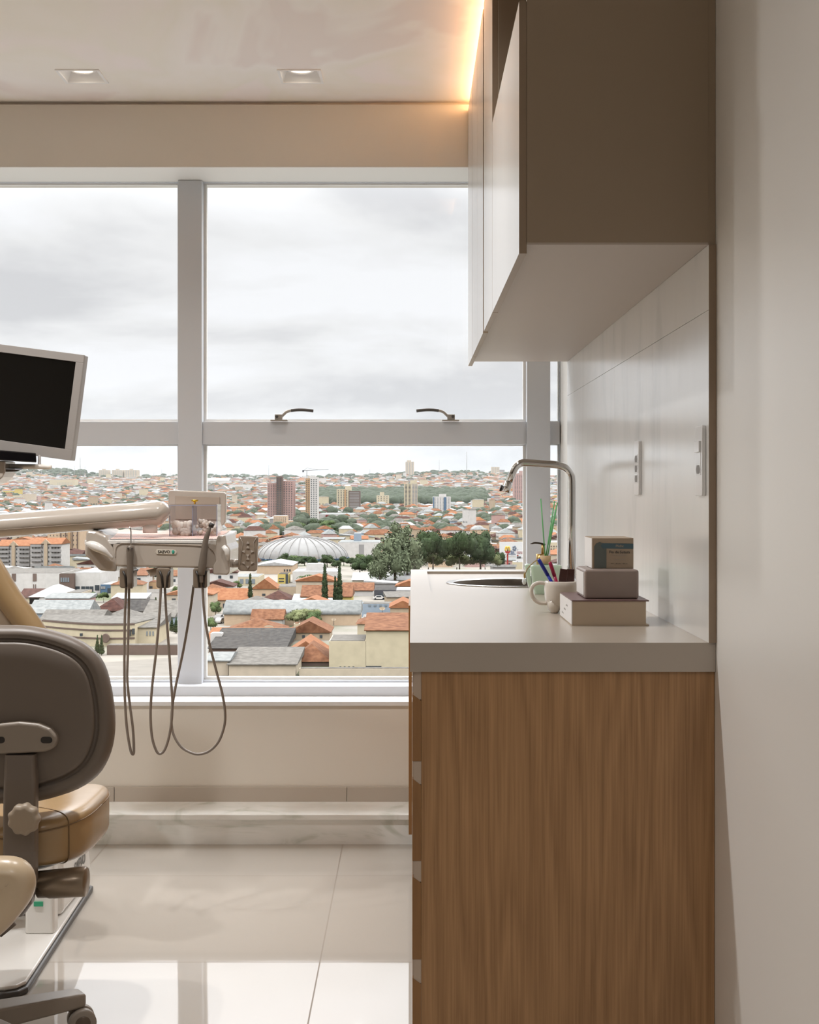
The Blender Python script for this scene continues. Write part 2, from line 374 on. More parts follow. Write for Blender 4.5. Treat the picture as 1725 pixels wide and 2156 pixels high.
# ------------------------------------------------------------------ wall cabinets
M_lam = mat('taupe_laminate', '9a8975', .38, spec=.6, bump=.015, bscale=120)
M_lamd = mat('laminate_doors_window_lit', 'd2cfcb', .24, ior=1.9, var=.03, vscale=3, vec=(1, 1, .2))  # same laminate as the sides, lightened in colour for window glare on the doors
M_in = mat('cabinet_inside', '8a6a52', .5); M_edge = mat('taupe_edge', '94816d', .45)
M_under = mat('cabinet_underside', 'b5a99e', .5)
def cupboard(y0, y1, doors, z_door, lab, first=False):
    r = thing('wall_cabinet', (.38, y0, 1.655), lab, 'wall cabinet', 'row of wall cabinets over the counter')
    b = MB(); x0, x1, z0, z1 = .2134, .549, 1.655, 2.536; w = .018
    b.m = 0; b.box(x0, x1, y0, y0+w, z0+.004, z1); b.box(x0, x1, y1-w, y1, z0+.004, z1)
    b.m = 2; b.box(x0, x1, y0, y1, z0, z0+.0039); b.m = 0; b.box(x0, x1, y0+w, y1-w, z0+.004, z0+w); b.m = 0; b.box(x0, x1, y0+w, y1-w, z1-w, z1); b.m = 1; b.box(x1-w, x1, y0+w, y1-w, z0+w, z1-w)
    if z_door < 2.5: b.box(x0+.002, x1-w, y0+w, y1-w, z_door-.012, z_door)
    b.build('body', [M_lam, M_in, M_under], r)
    for a, c_ in doors:
        d = MB(); d.m = 0; X0, X1 = .199, .2132
        d.add([(X0, a, 1.639), (X0, c_, 1.639), (X0, c_, z_door), (X0, a, z_door)], [(0, 1, 2, 3)])
        d.m = 1
        d.add([(X0, a, 1.639), (X1, a, 1.639), (X1, a, z_door), (X0, a, z_door), (X0, c_, 1.639), (X1, c_, 1.639), (X1, c_, z_door), (X0, c_, z_door)],
              [(0, 3, 2, 1), (4, 5, 6, 7), (1, 2, 6, 5), (0, 1, 5, 4), (3, 7, 6, 2)])
        d.build('door', [M_lamd, M_edge], r)
cupboard(2.592, 3.452, [(2.594, 3.450)], 2.106, 'nearest wall cabinet with an open niche above its door')
cupboard(3.4521, 3.8999, [(3.456, 3.862)], 2.542, 'wall cabinet just past the open niche, before the dark gap')
cupboard(3.900, 4.600, [(3.906, 4.254), (4.257, 4.597)], 2.542, 'wall cabinet with two doors beyond the dark gap')
cupboard(4.6001, WD-.002, [(4.604, WD-.004)], 2.542, 'narrow wall cabinet touching the window wall')
# warm light strip lying on top of the cabinets
M_led = mat('warm_strip_light', 'ffffff', .5, emit='ffc58c', es=19)
o = MB().box(.232, .242, 3.46, WD-.01, 2.5362, 2.560).build('light_strip', M_led)
tag(o, 'warm glowing light strip along the top of the wall cabinets', 'light strip')

# ------------------------------------------------------------------ backsplash
M_splash = rampmat('pale_stone_panel', [(.28, 'd2d2d2'), (.42, 'e4e4e3'), (.6, 'e8e8e6'), (.8, 'dedddb')], (1, 2.0, .5), 1.3, .2, distort=2.4, detail=9, spec=1.0); MATS['pale_stone_panel'].node_tree.nodes['Principled BSDF'].inputs['IOR'].default_value = 2.2
M_joint = mat('panel_joint', '9b9a98', .6)
sb = thing('backsplash', (.556, 3.7, .9186), 'pale streaked stone backsplash between counter and wall cabinets', 'backsplash')
ys = [2.588, 3.188, 3.788, 4.388, WD-.001]
for i in range(4):
    for z0, z1 in ((.9188, 1.5335), (1.5345, 1.6545)):
        MB().box(.549, .5625, ys[i]+.0004, ys[i+1]-.0004, z0, z1).build('panel', M_splash, sb)
MB().box(.551, .5625, ys[0]+.001, ys[-1], .9188, 1.6545).build('joint', M_joint, sb)
MB().box(.549, .5626, 2.5862, 2.5876, .9188, 1.6545).build('edge_strip', M_edge, sb)
# filler between the cabinet backs and the wall
MB().box(.5492, .5625, 2.5925, WD-.001, 1.655, 2.536).build('back_panel', M_lam, sb)

# ------------------------------------------------------------------ worktop with a sunk wet area
M_top = mat('worktop_quartz', 'aba093', .28, ior=1.7, var=.02, vscale=6)
wt = MB(); x0, x1, y0, y1, zt, zb = -.0032, .5625, 2.592, 5.0, .9186, .8646
rx0, rx1, ry0, ry1, zr = .0535, .520, 3.94, 4.88, .9103
SC = (.317, 4.392); SR = .196
q4 = lambda a, b_, c_, d: [(a, c_, zt), (b_, c_, zt), (b_, d, zt), (a, d, zt)]
for r_ in ((x0, x1, y0, ry0), (x0, rx0, ry0, ry1), (rx1, x1, ry0, ry1), (x0, x1, ry1, y1)): wt.add(q4(*r_), [(0, 1, 2, 3)])
wt.add([(rx0,ry0,zt),(rx1,ry0,zt),(rx1,ry1,zt),(rx0,ry1,zt),(rx0,ry0,zr),(rx1,ry0,zr),(rx1,ry1,zr),(rx0,ry1,zr)], [(0,4,5,1),(1,5,6,2),(2,6,7,3),(3,7,4,0)])
n = 64; ci = []; rc = []
for i in range(n):
    a = 2*math.pi*(i+.5)/n; dx_, dy_ = math.cos(a), math.sin(a); ci.append((SC[0]+SR*dx_, SC[1]+SR*dy_, zr))
    k = min(((rx1-SC[0]) if dx_ > 0 else (rx0-SC[0]))/dx_, ((ry1-SC[1]) if dy_ > 0 else (ry0-SC[1]))/dy_)
    rc.append((SC[0]+k*dx_, SC[1]+k*dy_, zr))
wt.add(ci+rc, [(i, (i+1) % n, n+(i+1) % n, n+i) for i in range(n)])
cx_ = [(rx0, ry0), (rx1, ry0), (rx1, ry1), (rx0, ry1)]
for (a, b_) in cx_:   # corner triangles
    k = sorted(range(n), key=lambda i: (rc[i][0]-a)**2+(rc[i][1]-b_)**2)[:2]; wt.add([rc[k[0]], rc[k[1]], (a, b_, zr)], [(0, 1, 2)])
wt.add([(x0,y0,zt),(x1,y0,zt),(x1,y1,zt),(x0,y1,zt),(x0,y0,zb),(x1,y0,zb),(x1,y1,zb),(x0,y1,zb)], [(0,4,5,1),(1,5,6,2),(2,6,7,3),(3,7,4,0)])
for r_ in ((x0, x1, y0, ry0), (x0, rx0, ry0, ry1), (rx1, x1, ry0, ry1), (x0, x1, ry1, y1)): wt.add([(p[0], p[1], zb) for p in q4(*r_)], [(3, 2, 1, 0)])
wt.add([p for p in [(q[0], q[1], zr) for q in ci]]+[(q[0], q[1], zb) for q in ci], [(i, (i+1) % n, n+(i+1) % n, n+i) for i in range(n)])
tag(wt.build('worktop', M_top), 'long pale grey worktop with a sunk wet area around the sink', 'worktop')
M_steel = mat('polished_steel', 'b8b4ae', .16, metal=1); M_chrome = mat('chrome', 'd0d0d0', .06, metal=1)
sk = thing('sink', (SC[0], SC[1], zr), 'round stainless steel sink basin let into the worktop', 'sink')
MB().lathe([(.186, .0006), (.196, .004), (.206, .0035), (.210, .0004), (.2, .0002), (.187, .0001)], (SC[0], SC[1], zr+.0002), 64, cap=False).build('rim', M_steel, sk)
MB().lathe([(.187, .0005), (.184, -.01), (.181, -.08), (.17, -.125), (.13, -.145), (.03, -.15), (.001, -.15)], (SC[0], SC[1], zr), 64, cap=False).build('bowl', mat('steel_bowl_dark_reflection', '6f675f', .3, metal=1), sk)  # bowl steel darkened in colour for the dim room it reflects
MB().lathe([(.0, -.149), (.035, -.1485), (.04, -.1465), (.03, -.146), (.0, -.1465)], (SC[0], SC[1], zr), 32).build('drain', M_chrome, sk)
# tap
FD = 4.34; fq = lambda x, y: P(x, y, FD)
ft = thing('faucet', (fq(1205, 0).x, FD, zr), 'tall chrome kitchen style faucet with angled spout over the sink', 'faucet')
fr_ = .0118
pts = [fq(1205, 1222), fq(1205, 1100), fq(1205, 1035)]+crv([fq(1205, 1022), fq(1203, 1001), fq(1192, 986), fq(1174, 979)], 6)+crv([fq(1160, 977.5), fq(1110, 974.5), fq(1098, 975), fq(1087, 982), fq(1080, 994)], 7)+[fq(1072, 1015)]
MB().tube(pts, fr_, 20, up=(0, 1, 0)).build('spout', M_chrome, ft)
MB().tube([fq(1072, 1015), fq(1065, 1036)], fr_*1.06, 20, up=(0, 1, 0)).build('nozzle', M_chrome, ft)
M_black = mat('black_plastic', '141312', .3)
a = fq(1057, 1022); b_ = fq(1053, 1034)
MB().tube([a+Vector((.001, 0, 0)), b_+Vector((.001, 0, 0))], .004, 10, up=(0, 1, 0)).build('button', M_black, ft)
MB().lathe([(.026, 0), (.026, .008), (.022, .012), (.0121, .013)], (fq(1205, 0).x, FD, zr+.0002), 28).build('base_ring', M_chrome, ft)
lv = MB(); c_ = Vector((fq(1205, 0).x, FD, zr+.05)); lv.cyl(c_, c_+Vector((0, .045, .0)), .012, .011); lv.cyl(c_+Vector((0, .042, .004)), c_+Vector((0, .048, .07)), .004); lv.build('lever', M_chrome, ft)

# ------------------------------------------------------------------ base cabinets
def oakmat(name):
    m = mat(name, '9c7350', .42, spec=.4); t, b = nodes(m)
    tc = t.nodes.new('ShaderNodeTexCoord'); mp = t.nodes.new('ShaderNodeMapping'); t.links.new(tc.outputs['Object'], mp.inputs[0]); mp.inputs['Scale'].default_value = (1, 1, .09)
    # cathedral grain: distorted rings
    n = t.nodes.new('ShaderNodeTexNoise'); t.links.new(mp.outputs[0], n.inputs[0]); n.inputs['Scale'].default_value = 5.5; n.inputs['Detail'].default_value = 2.5; n.inputs['Distortion'].default_value = .15
    ml = t.nodes.new('ShaderNodeMath'); ml.operation = 'MULTIPLY'; ml.inputs[1].default_value = 34; t.links.new(n.outputs[0], ml.inputs[0])
    fr = t.nodes.new('ShaderNodeMath'); fr.operation = 'PINGPONG'; fr.inputs[1].default_value = 1; t.links.new(ml.outputs[0], fr.inputs[0])
    mp2 = t.nodes.new('ShaderNodeMapping'); t.links.new(tc.outputs['Object'], mp2.inputs[0]); mp2.inputs['Scale'].default_value = (1, 1, .02)
    n2 = t.nodes.new('ShaderNodeTexNoise'); t.links.new(mp2.outputs[0], n2.inputs[0]); n2.inputs['Scale'].default_value = 260; n2.inputs['Detail'].default_value = 3
    ad = t.nodes.new('ShaderNodeMath'); ad.operation = 'MULTIPLY_ADD'; t.links.new(fr.outputs[0], ad.inputs[0]); ad.inputs[1].default_value = .30; t.links.new(n2.outputs[0], ad.inputs[2])
    r = t.nodes.new('ShaderNodeValToRGB'); t.links.new(ad.outputs[0], r.inputs[0])
    r.color_ramp.elements[0].position = .3; r.color_ramp.elements[0].color = lin('8e6a47'); r.color_ramp.elements[1].position = 1.0; r.color_ramp.elements[1].color = lin('b48c63')
    t.links.new(r.outputs[0], b.inputs['Base Color'])
    q = t.nodes.new('ShaderNodeBump'); q.inputs['Strength'].default_value = .06; q.inputs['Distance'].default_value = .001; t.links.new(ad.outputs[0], q.inputs['Height']); t.links.new(q.outputs[0], b.inputs['Normal'])
    return m
M_oak = oakmat('oak_veneer'); M_oakd = mat('oak_front_edge', '8f6840', .5, var=.08, vscale=30, vec=(4, 4, .3)); M_chan = mat('beige_channel', 'b9a796', .4)
bc = thing('base_cabinet', (.3, 2.61, 0), 'oak veneered base cabinet nearest the camera with handleless drawers', 'cabinet')
MB().box(.0178, .5625, 2.6, 2.618, .0, .8640).build('side_panel', M_oak, bc, bevel=.0008)
b = MB(); b.box(.022, .5625, 2.6185, 3.352, .08, .8640); b.box(.06, .5625, 2.6185, 3.352, .0, .08); b.build('body', M_oakd, bc)
zf = [(.698, .810, .822), (.513, .653, .666), (.330, .472, .484), (.09, .284, .296)]
for lo, hin, hout in zf:
    d = MB(); d.prism([(.0014, lo), (.0176, lo), (.0176, hin), (.0014, hout)], 2.6, 3.350, 'y'); d.build('drawer', M_oakd, bc)
for z0, z1 in ((.812, .8636), (.655, .6975), (.474, .5125), (.286, .3295)):
    d = MB(); d.box(.0034, .0218, 2.6012, 3.350, z0, z1); d.box(.0016, .0032, 2.6004, 3.350, z0+.014, z1); d.build('handle_channel', M_chan, bc)
b2 = thing('base_cabinet', (.3, 3.6, 0), 'middle oak base cabinet between the drawers and the sink cabinet', 'cabinet')
b = MB(); b.box(.022, .5625, 3.353, 4.336, .08, .8640); b.box(.06, .5625, 3.353, 4.336, 0, .08); b.build('body', M_oakd, b2)
for a in (3.356, 3.847): MB().box(.002, .0216, a, a+.486, .095, .85).build('door', M_oakd, b2)
b3 = thing('base_cabinet', (.3, 4.6, 0), 'oak sink cabinet by the window step, its door standing slightly proud', 'cabinet')
b = MB(); b.box(.022, .5625, 4.338, 4.737, .0, .7); b.build('body', M_oakd, b3)
MB().box(-.0092, .001, 4.35, 4.733, .132, .843).build('door', mat('oak_door_warm', '9a6f42', .45, var=.08, vscale=20, vec=(4, 4, .3)), b3, bevel=.0006)

# ------------------------------------------------------------------ socket plates
M_plate = mat('white_plastic_gloss', 'e4e4e4', .18, spec=.7); M_hole = mat('socket_dark', '6d6660', .4)
def plate(yc, z0, z1, lab, sw):
    r = thing('socket_plate', (.549, yc, (z0+z1)/2), lab, 'socket')
    w = .034
    MB().prism(rrect(2*w, z1-z0, .006, 4, yc, (z0+z1)/2), .5415, .5489, 'x').build('faceplate', M_plate, r, bevel=.0015)
    zs = (z1-z0); m = (z0+z1)/2
    mods = ([('switch', m+.027)] if sw else [('socket', m+.022)])+[('socket', m-.002 if not sw else m-.016), ]+([('socket', m-.026)] if not sw else [('blank', m+.005)])
    for k, z in mods:
        MB().box(.5408 if k != 'switch' else .5375, .5416, yc-.022, yc+.022, z-.0105, z+.0105).build(k if k != 'blank' else 'blank_insert', M_plate, r, bevel=.0008)
        if k == 'socket':
            h = [(yc-.017, z), (yc-.011, z+.008), (yc+.011, z+.008), (yc+.017, z), (yc+.011, z-.008), (yc-.011, z-.008)]
            MB().prism(h, .5403, .5409, 'x').build('socket_recess', M_hole, r)
plate(2.645, 1.190, 1.322, 'white wall plate with a switch and one socket, nearer the camera', True)
plate(3.378, 1.189, 1.320, 'white wall plate with three stacked sockets, farther along the backsplash', False)
# ------------------------------------------------------------------ things on the counter
ZT = .9188
def bookbox(name, x0, x1, y0, y1, z0, z1, m, lab, cat, bev=.003):
    return tag(MB().box(x0, x1, y0, y1, z0, z1).build(name, m, bevel=bev), lab, cat)
M_cream = mat('cream_card', 'b5a48f', .6); M_mauve = mat('mauve_card', '6d5350', .45); M_lilac = mat('grey_mauve_card', '8f8078', .42, var=.05, vscale=25)
M_wh = mat('white_card', 'e2e0de', .45); M_txt = mat('dark_print', '3d3c3c', .6); M_txt2 = mat('faint_print', '9a968f', .6)
bk = thing('book', (.41, 2.91, ZT), 'thick cream book with a dark mauve cover lying lowest in the stack', 'book')
MB().box(.3345, .4875, 2.914, 3.138, ZT+.003, .9695).build('page_block', M_cream, bk)
MB().box(.3335, .4935, 2.912, 3.140, .9696, .9722).build('cover', M_mauve, bk)
MB().box(.3335, .4935, 2.912, 3.140, ZT, ZT+.0029).build('cover', M_cream, bk)
MB().box(.3325, .3344, 2.913, 3.140, ZT+.0029, .9696).build('spine', M_wh, bk)
for k, y in enumerate((2.98, 3.02, 3.06)): text('periodontia' if k == 0 else 'atlas clinico', 'lettering', M_txt2, bk, (.3322, y+.02, .955-k*.011), (0, -1, 0), (0, 0, 1), .005)
b2_ = thing('box', (.42, 2.945, .9723), 'grey mauve rounded carton in the middle of the stack', 'box')
MB().box(.364, .478, 2.945, 3.10, .9723, 1.0334).build('carton', [M_lilac], b2_, bevel=.005, seg=4)
MB().box(.3632, .3642, 2.96, 3.085, .979, 1.027).build('side_label', M_wh, b2_)
M_kraft = mat('kraft_white_card', 'a3917c', .6); M_teal = mat('teal_print', '48606a', .55); M_tg = mat('grey_green_print', '5f6662', .55)
b3_ = thing('suture_box', (.43, 2.995, 1.0336), 'small suture carton with a teal band on top of the stack', 'box')
MB().box(.386, .4745, 2.995, 3.12, 1.0336, 1.0985).build('carton', M_kraft, b3_, bevel=.001)
MB().box(.3852, .3862, 2.996, 3.119, 1.0345, 1.0975).build('side_face', M_wh, b3_)
Y = 2.9944
MB().prism([(.3905, 1.0345), (.4165, 1.0345), (.4165, 1.084), (.402, 1.0905), (.3945, 1.087), (.3905, 1.081)], Y-.0003, Y+.0004, 'y').build('print_block', M_tg, b3_)
MB().prism([(.408, 1.0765), (.474, 1.0755), (.474, 1.0865), (.408, 1.0875), (.404, 1.082)], Y-.0006, Y-.0003, 'y').build('print_band', M_teal, b3_)
text('Plidix', 'lettering', M_kraft, b3_, (.4445, Y-.0009, 1.0815), (1, 0, 0), (0, 0, 1), .0055, .01)
text('Fio de Sutura', 'lettering', M_txt, b3_, (.4445, Y-.0005, 1.0685), (1, 0, 0), (0, 0, 1), .0058, .01)
text('nylon monofilamento', 'lettering', M_txt2, b3_, (.4445, Y-.0005, 1.0625), (1, 0, 0), (0, 0, 1), .0024)
text('esteril e agulhado', 'lettering', M_txt2, b3_, (.4445, Y-.0005, 1.0525), (1, 0, 0), (0, 0, 1), .0024)
text('4-0    45 cm    24 un', 'lettering', M_txt, b3_, (.4435, Y-.0005, 1.044), (1, 0, 0), (0, 0, 1), .003)

# tooth shaped mug
M_cer = mat('white_ceramic', 'd3cbc0', .15, spec=.6)
mc = (.3455, 3.235); mg = thing('tooth_mug', (mc[0], mc[1], ZT), 'white tooth-shaped ceramic mug holding pens beside the book stack', 'mug')
lob = lambda t, z: 1+.07*math.cos(4*2*math.pi*t+math.pi)*(1.0 if z < .05 else .6)
prof = [(.002, .020), (.018, .016), (.030, .014), (.0365, .02), (.0395, .033), (.0405, .05), (.0405, .062), (.0395, .071), (.0375, .073), (.036, .07), (.037, .05), (.033, .03), (.002, .027)]
MB().lathe(prof, (mc[0], mc[1], ZT), 48, lob=lob).build('cup', M_cer, mg)
for a in (45, 135, 225, 315):
    a = R(a); c0 = Vector((mc[0]+.024*math.cos(a), mc[1]+.024*math.sin(a), ZT)); MB().tube([c0+Vector((0, 0, .0005)), c0+Vector((0, 0, .004)), c0+Vector((0, 0, .014)), c0+Vector((0, 0, .03))], [.007, .0105, .0148, .0175], 18).build('root', M_cer, mg)
q = lambda x, y: P(x, y, 3.235)
MB().tube(crv([q(1150, 1229), q(1136, 1227), q(1123, 1233), q(1119, 1246), q(1124, 1260), q(1136, 1269), q(1152, 1270)], 5), .0046, 12, up=(0, 1, 0)).build('handle', M_cer, mg)
def pen(a, b, y, col, name, lab, r=.0045):
    A, B = P(a[0], a[1], y), P(b[0], b[1], y); B = A+(B-A)*1.9
    if B.z < ZT+.03: B = A+(B-A)*((A.z-(ZT+.03))/(A.z-B.z))
    t_ = thing('pen', B, lab, 'pen'); m_ = mat(name, col, .3)
    MB().tube([A, A+(B-A)*.03, A+(B-A)*.4], [r*.6, r, r], 12).build('cap', m_, t_)
    MB().tube([A+(B-A)*.4, B], [r*.86, r*.8], 12).build('barrel', m_, t_)
pen((1134, 1177), (1160, 1222), 3.235, '1c2f9c', 'blue_plastic', 'blue capped ballpoint pen leaning in the tooth mug')
pen((1158, 1183), (1171, 1222), 3.228, 'a01a44', 'crimson_plastic', 'crimson ballpoint pen in the tooth mug, right of the blue one')
M_choc = mat('brown_wrapper', '4d302a', .28, bump=.2, bscale=90)
for k, (xa, w, ti) in enumerate(((1188, 12, .16), (1202, 12, .05))):
    o0 = P(xa, 1198, 3.245+.012*k); u = Vector((math.cos(ti), 0, -math.sin(ti))); v = Vector((-math.sin(ti)*.8, 0, -math.cos(ti)))
    m_ = MB(); m_.fbox(o0, u, Vector((0, 1, 0)), v, -.009, .009, -.0025, .0025, 0, .042)
    tag(m_.build('wrapped_stick', M_choc, bevel=.001), ['brown wrapped stick leaning in the mug beside the pens', 'brown wrapped stick upright in the mug against the cartons'][k], 'wrapper')

# soap dispenser and reed diffuser: pale green square bottles
M_green = mat('pale_green_liquid_glass', 'b5cbb4', .08, spec=.8, coat=.5); M_gold = mat('brushed_gold', 'b99a62', .3, metal=1); M_woodc = mat('pale_wood_cap', 'b79a73', .55, var=.08, vscale=60)
M_reed = mat('green_reed', '5fae6a', .5, var=.08, vscale=90); M_rope = mat('jute_cord', 'a08b69', .8)
def bottle(name, x0, x1, yt, yb, D, depth, lab, cat):
    a, b_ = P(x0, yt, D), P(x1, yb, D); cx = (a.x+b_.x)/2
    r = thing(name, (cx, D+depth/2, b_.z), lab, cat)
    rs = []
    w = (b_.x-a.x)/2; H = a.z-b_.z
    for k, (sc, z) in enumerate(((.70, 0), (.74, .004/H), (.86, .3), (.97, .8), (1.0, .93), (.97, .985), (.85, 1.0))):
        rs.append([(cx+px_, D+depth/2+py_, b_.z+z*H) for px_, py_ in rrect(2*w*sc, depth*sc, .008)])
    MB().rings(rs).build('glass_body', M_green, r)
    return r, Vector((cx, D+depth/2, a.z))
r1, c1 = bottle('reed_diffuser', 1118, 1184, 1190, 1253, 3.79, .05, 'pale green reed diffuser bottle with wooden cap and green reeds', 'diffuser')
q = lambda x, y: P(x, y, 3.815)
MB().cyl(q(1149, 1190), q(1149, 1184), .010).build('neck', M_green, r1)
MB().cyl(q(1149, 1187), q(1149, 1170), .0145, n=28).build('cap', M_woodc, r1)
for a, b_, yy in (((1148, 1172), (1139, 1050), 0), ((1150, 1172), (1168, 1055), .01), ((1153, 1172), (1174, 1058), -.012), ((1149, 1172), (1172, 1064), .002)):
    A = P(a[0], a[1], 3.815); B = P(b_[0], b_[1], 3.815+yy*3); MB().cyl(A, B, .0016, n=8).build('reed', M_reed, r1)
MB().tube(crv([q(1136, 1176), q(1124, 1184), q(1112, 1196), q(1106, 1208)], 5), .0016, 8).build('cord', M_rope, r1)
MB().superell(q(1105, 1212), (.003, .003, .008), 1, 1, 12, 8).build('bead', M_gold, r1)
M_cry = mat('clear_crystal', 'd8dcda', .05, spec=1, coat=1)
MB().superell(q(1104, 1224), (.006, .006, .010), 1, 1, 6, 4).build('crystal', M_cry, r1)
r2, c2 = bottle('soap_dispenser', 1106, 1166, 1188, 1238, 4.02, .05, 'pale green soap dispenser with a dark pump standing behind the diffuser', 'dispenser')
q = lambda x, y: P(x, y, 4.045)
MB().cyl(q(1138, 1189), q(1138, 1166), .012, n=24).build('collar', M_gold, r2)
MB().cyl(q(1143, 1168), q(1143, 1146), .0042, n=12).build('stem', M_gold, r2)
MB().tube(crv([q(1148, 1147), q(1138, 1144), q(1126, 1143), q(1117, 1145)], 4), [.006, .006]+[.0055]*9+[.003, .002], 10, ell=.5, up=(0, 1, 0)).build('pump_nozzle', mat('dark_bronze', '3a2f22', .25, metal=.8), r2)

# ------------------------------------------------------------------ dental unit: tray on an arm
M_den = mat('ivory_enamel', 'b3a99e', .2, spec=.6, coat=.4); M_denl = mat('white_enamel', 'dedbd6', .16, spec=.6, coat=.5); M_dend = mat('taupe_plastic', '8c7e6f', .35)
M_hose = mat('grey_hose', '7b7066', .28, spec=.7); M_dark = mat('dark_rubber', '2b2622', .45); M_hand = mat('handpiece_grey', '6b6157', .3, spec=.6)
TD = 3.88
T = lambda x, y, d=0: P(x, y, TD+d)
du = thing('delivery_unit', (-1.75, 3.9, 0), 'ivory dental delivery unit with instrument tray carried on a long arm', 'dental unit')
# support post and arm
MB().tube([(-1.75, 3.9, 0), (-1.75, 3.9, .03), (-1.75, 3.9, .031), (-1.75, 3.9, 1.02), (-1.75, 3.9, 1.2)], [.16, .15, .05, .05, .05], 24).build('post', M_den, du)
a0 = Vector((-1.75, 3.9, 1.055)); pts = [a0+(T(335, 1080)-a0)*k/10 for k in range(11)]; pts += [T(343, 1080), T(349, 1081), T(354, 1082.5), T(357.5, 1084)]
ar = MB(); ar.tube(pts, [.034]*11+[.0315, .026, .017, .004], 28, ell=1.35, up=(0, 0, 1)); arm = ar.build('arm', M_den, du)
MB().tube([a0+(T(330, 1088, -.046)-a0)*k/6+Vector((0, -.0455+0.0455*k/6, -.006)) for k in range(1, 7)], .0012, 6).build('seam', M_dend, arm)
MB().tube([T(316, 1098), T(316, 1122)], [.022, .02], 20).build('swivel', M_denl, du)
# tray body
tb = MB()
yf, yb_ = TD-.08, TD+.22
pr = lambda pl, y0, y1: tb.prism([(P(x, y, TD-.08).x, P(x, y, TD-.08).z) for x, y in pl], y0, y1, 'y')
pr([(236, 1143), (246, 1138.5), (300, 1138), (430, 1139), (458, 1144), (466, 1160), (462, 1190), (456, 1197), (242, 1193)], yf, yf+.16)
tb.build('tray_body', M_den, du, bevel=.008, seg=4)
tp = MB()   # shallow top with raised rim, tipping towards the front
fz = P(0, 1137, yf).z; bz = P(0, 1117, yb_).z; xl, xr = P(192, 0, TD).x, P(478, 0, TD).x
def tq(x, s, h): return (x, yf+(yb_-yf)*s, fz+(bz-fz)*s+h)
rim = [(xl, 0), (xr, 0), (xr, 1), (xl, 1)]; k = .018
inn = [(xl+k, .05), (xr-k, .05), (xr-k, .95), (xl+k, .95)]
tp.add([tq(x, s, -.012) for x, s in rim]+[tq(x, s, .0) for x, s in rim]+[tq(x, s, .0) for x, s in inn]+[tq(x, s, -.006) for x, s in inn],
       [(3,2,1,0)]+[(i, (i+1) % 4, 4+(i+1) % 4, 4+i) for i in range(4)]+[(4+i, 4+(i+1) % 4, 8+(i+1) % 4, 8+i) for i in range(4)]+[(8+i, 8+(i+1) % 4, 12+(i+1) % 4, 12+i) for i in range(4)]+[(12, 13, 14, 15)])
tp.build('tray_top', M_denl, du, bevel=.002)
gr = MB(); gr.tube(crv([T(243, 1175, -.0815), T(244, 1155, -.0815), T(252, 1146, -.0815), T(275, 1144, -.0815), T(420, 1149, -.0815), T(442, 1154, -.0815), T(452, 1166, -.0815), T(453, 1182, -.0815)], 5), .0009, 6); gr.build('groove', mat('groove_shade', 'a3968a', .3), du)
# end grips
wl = MB(); ez = TD-.085
pw = lambda pl: [(P(x, y, ez).x, P(x, y, ez).z) for x, y in pl]
wl.prism(pw([(181, 1117), (200, 1119), (222, 1128), (232, 1142), (241, 1164), (244, 1180), (244, 1204), (209, 1202), (196, 1188), (186, 1176), (177, 1170), (178, 1143)]), ez+.004, ez+.25)
wl.build('end_cover', M_den, du, bevel=.007, seg=4)
MB().tube(crv([T(181, 1144, -.09), T(195, 1148, -.095), (T(215, 1158, -.1)), T(238, 1176, -.09)], 5), [.004, .006, .008, .010, .011, .012, .0125, .013, .0125, .012, .011, .010, .008, .006, .005, .004], 14, up=(0, 1, 0)).build('grip', M_denl, du)
wr = MB(); wr.prism(pw([(453, 1140), (458, 1128), (474, 1126), (477, 1146), (484, 1156), (483, 1206), (478, 1211), (448, 1210), (446, 1192), (455, 1180)]), ez+.004, ez+.22)
wr.build('end_cover', M_den, du, bevel=.006, seg=4)
MB().tube([T(470, 1150, -.088), T(478, 1160, -.09), T(479, 1180, -.088)], [.006, .008, .005], 12).build('grip', M_denl, du)
# badge
bd = MB(); bd.prism([(P(x, y, yf).x, P(x, y, yf).z) for x, y in [(330, 1157), (370, 1158), (372.5, 1163), (370, 1167.5), (330, 1166.5), (327.5, 1162)]], yf-.002, yf+.001)
bd = bd.build('badge', mat('badge_silver', 'c9c1b3', .3), du, bevel=.0006)
text('SAEVO', 'lettering', mat('badge_black', '1e1c1b', .4), bd, (P(345.5, 1162, yf).x, yf-.0024, P(0, 1162, yf).z), (1, 0, 0), (0, 0, 1), .0075, .025)
MB().superell((P(365, 1162, yf).x, yf-.0022, P(0, 1162, yf).z), (.004, .0012, .0055), 1, 1, 12, 8).build('emblem', mat('emblem_green', '3f9c86', .3), bd)
# instrument holders, hoses
for cx in (270, 347, 424):
    h = MB(); h.prism(rrect(.0385, .055, .007, 4, T(cx, 0, -.06).x, P(0, 1217, TD-.08).z), yf-.004, yf+.05); h_ = h.build('instrument_holder', mat('holder_taupe', '776a5c', .3, coat=.4), du, bevel=.004)
    for s in (-1, 1):
        v = MB(); v.tube([P(cx+s*11, 1202, yf-.005), P(cx+s*6, 1214, yf-.005), P(cx+s*4, 1237, yf-.005)], [.003, .0035, .003], 8); v.build('slot', M_dark, h_)
MB().tube([T(322, 1197, .05), T(326, 1212, .05)], [.02, .012], 16).build('pivot', M_den, du)
def hose(par, pts, d0, d1, r=.0036):
    n = len(pts); MB().tube(crv([P(x, y, TD-.06+d0+(d1-d0)*i/(n-1)) for i, (x, y) in enumerate(pts)], 7), r, 10, up=(0, 1, 0)).build('hose', M_hose, par)
syr = thing('air_water_syringe', T(272, 1225, -.07), 'grey air and water syringe with a bent metal tip, first in the tray', 'dental instrument')
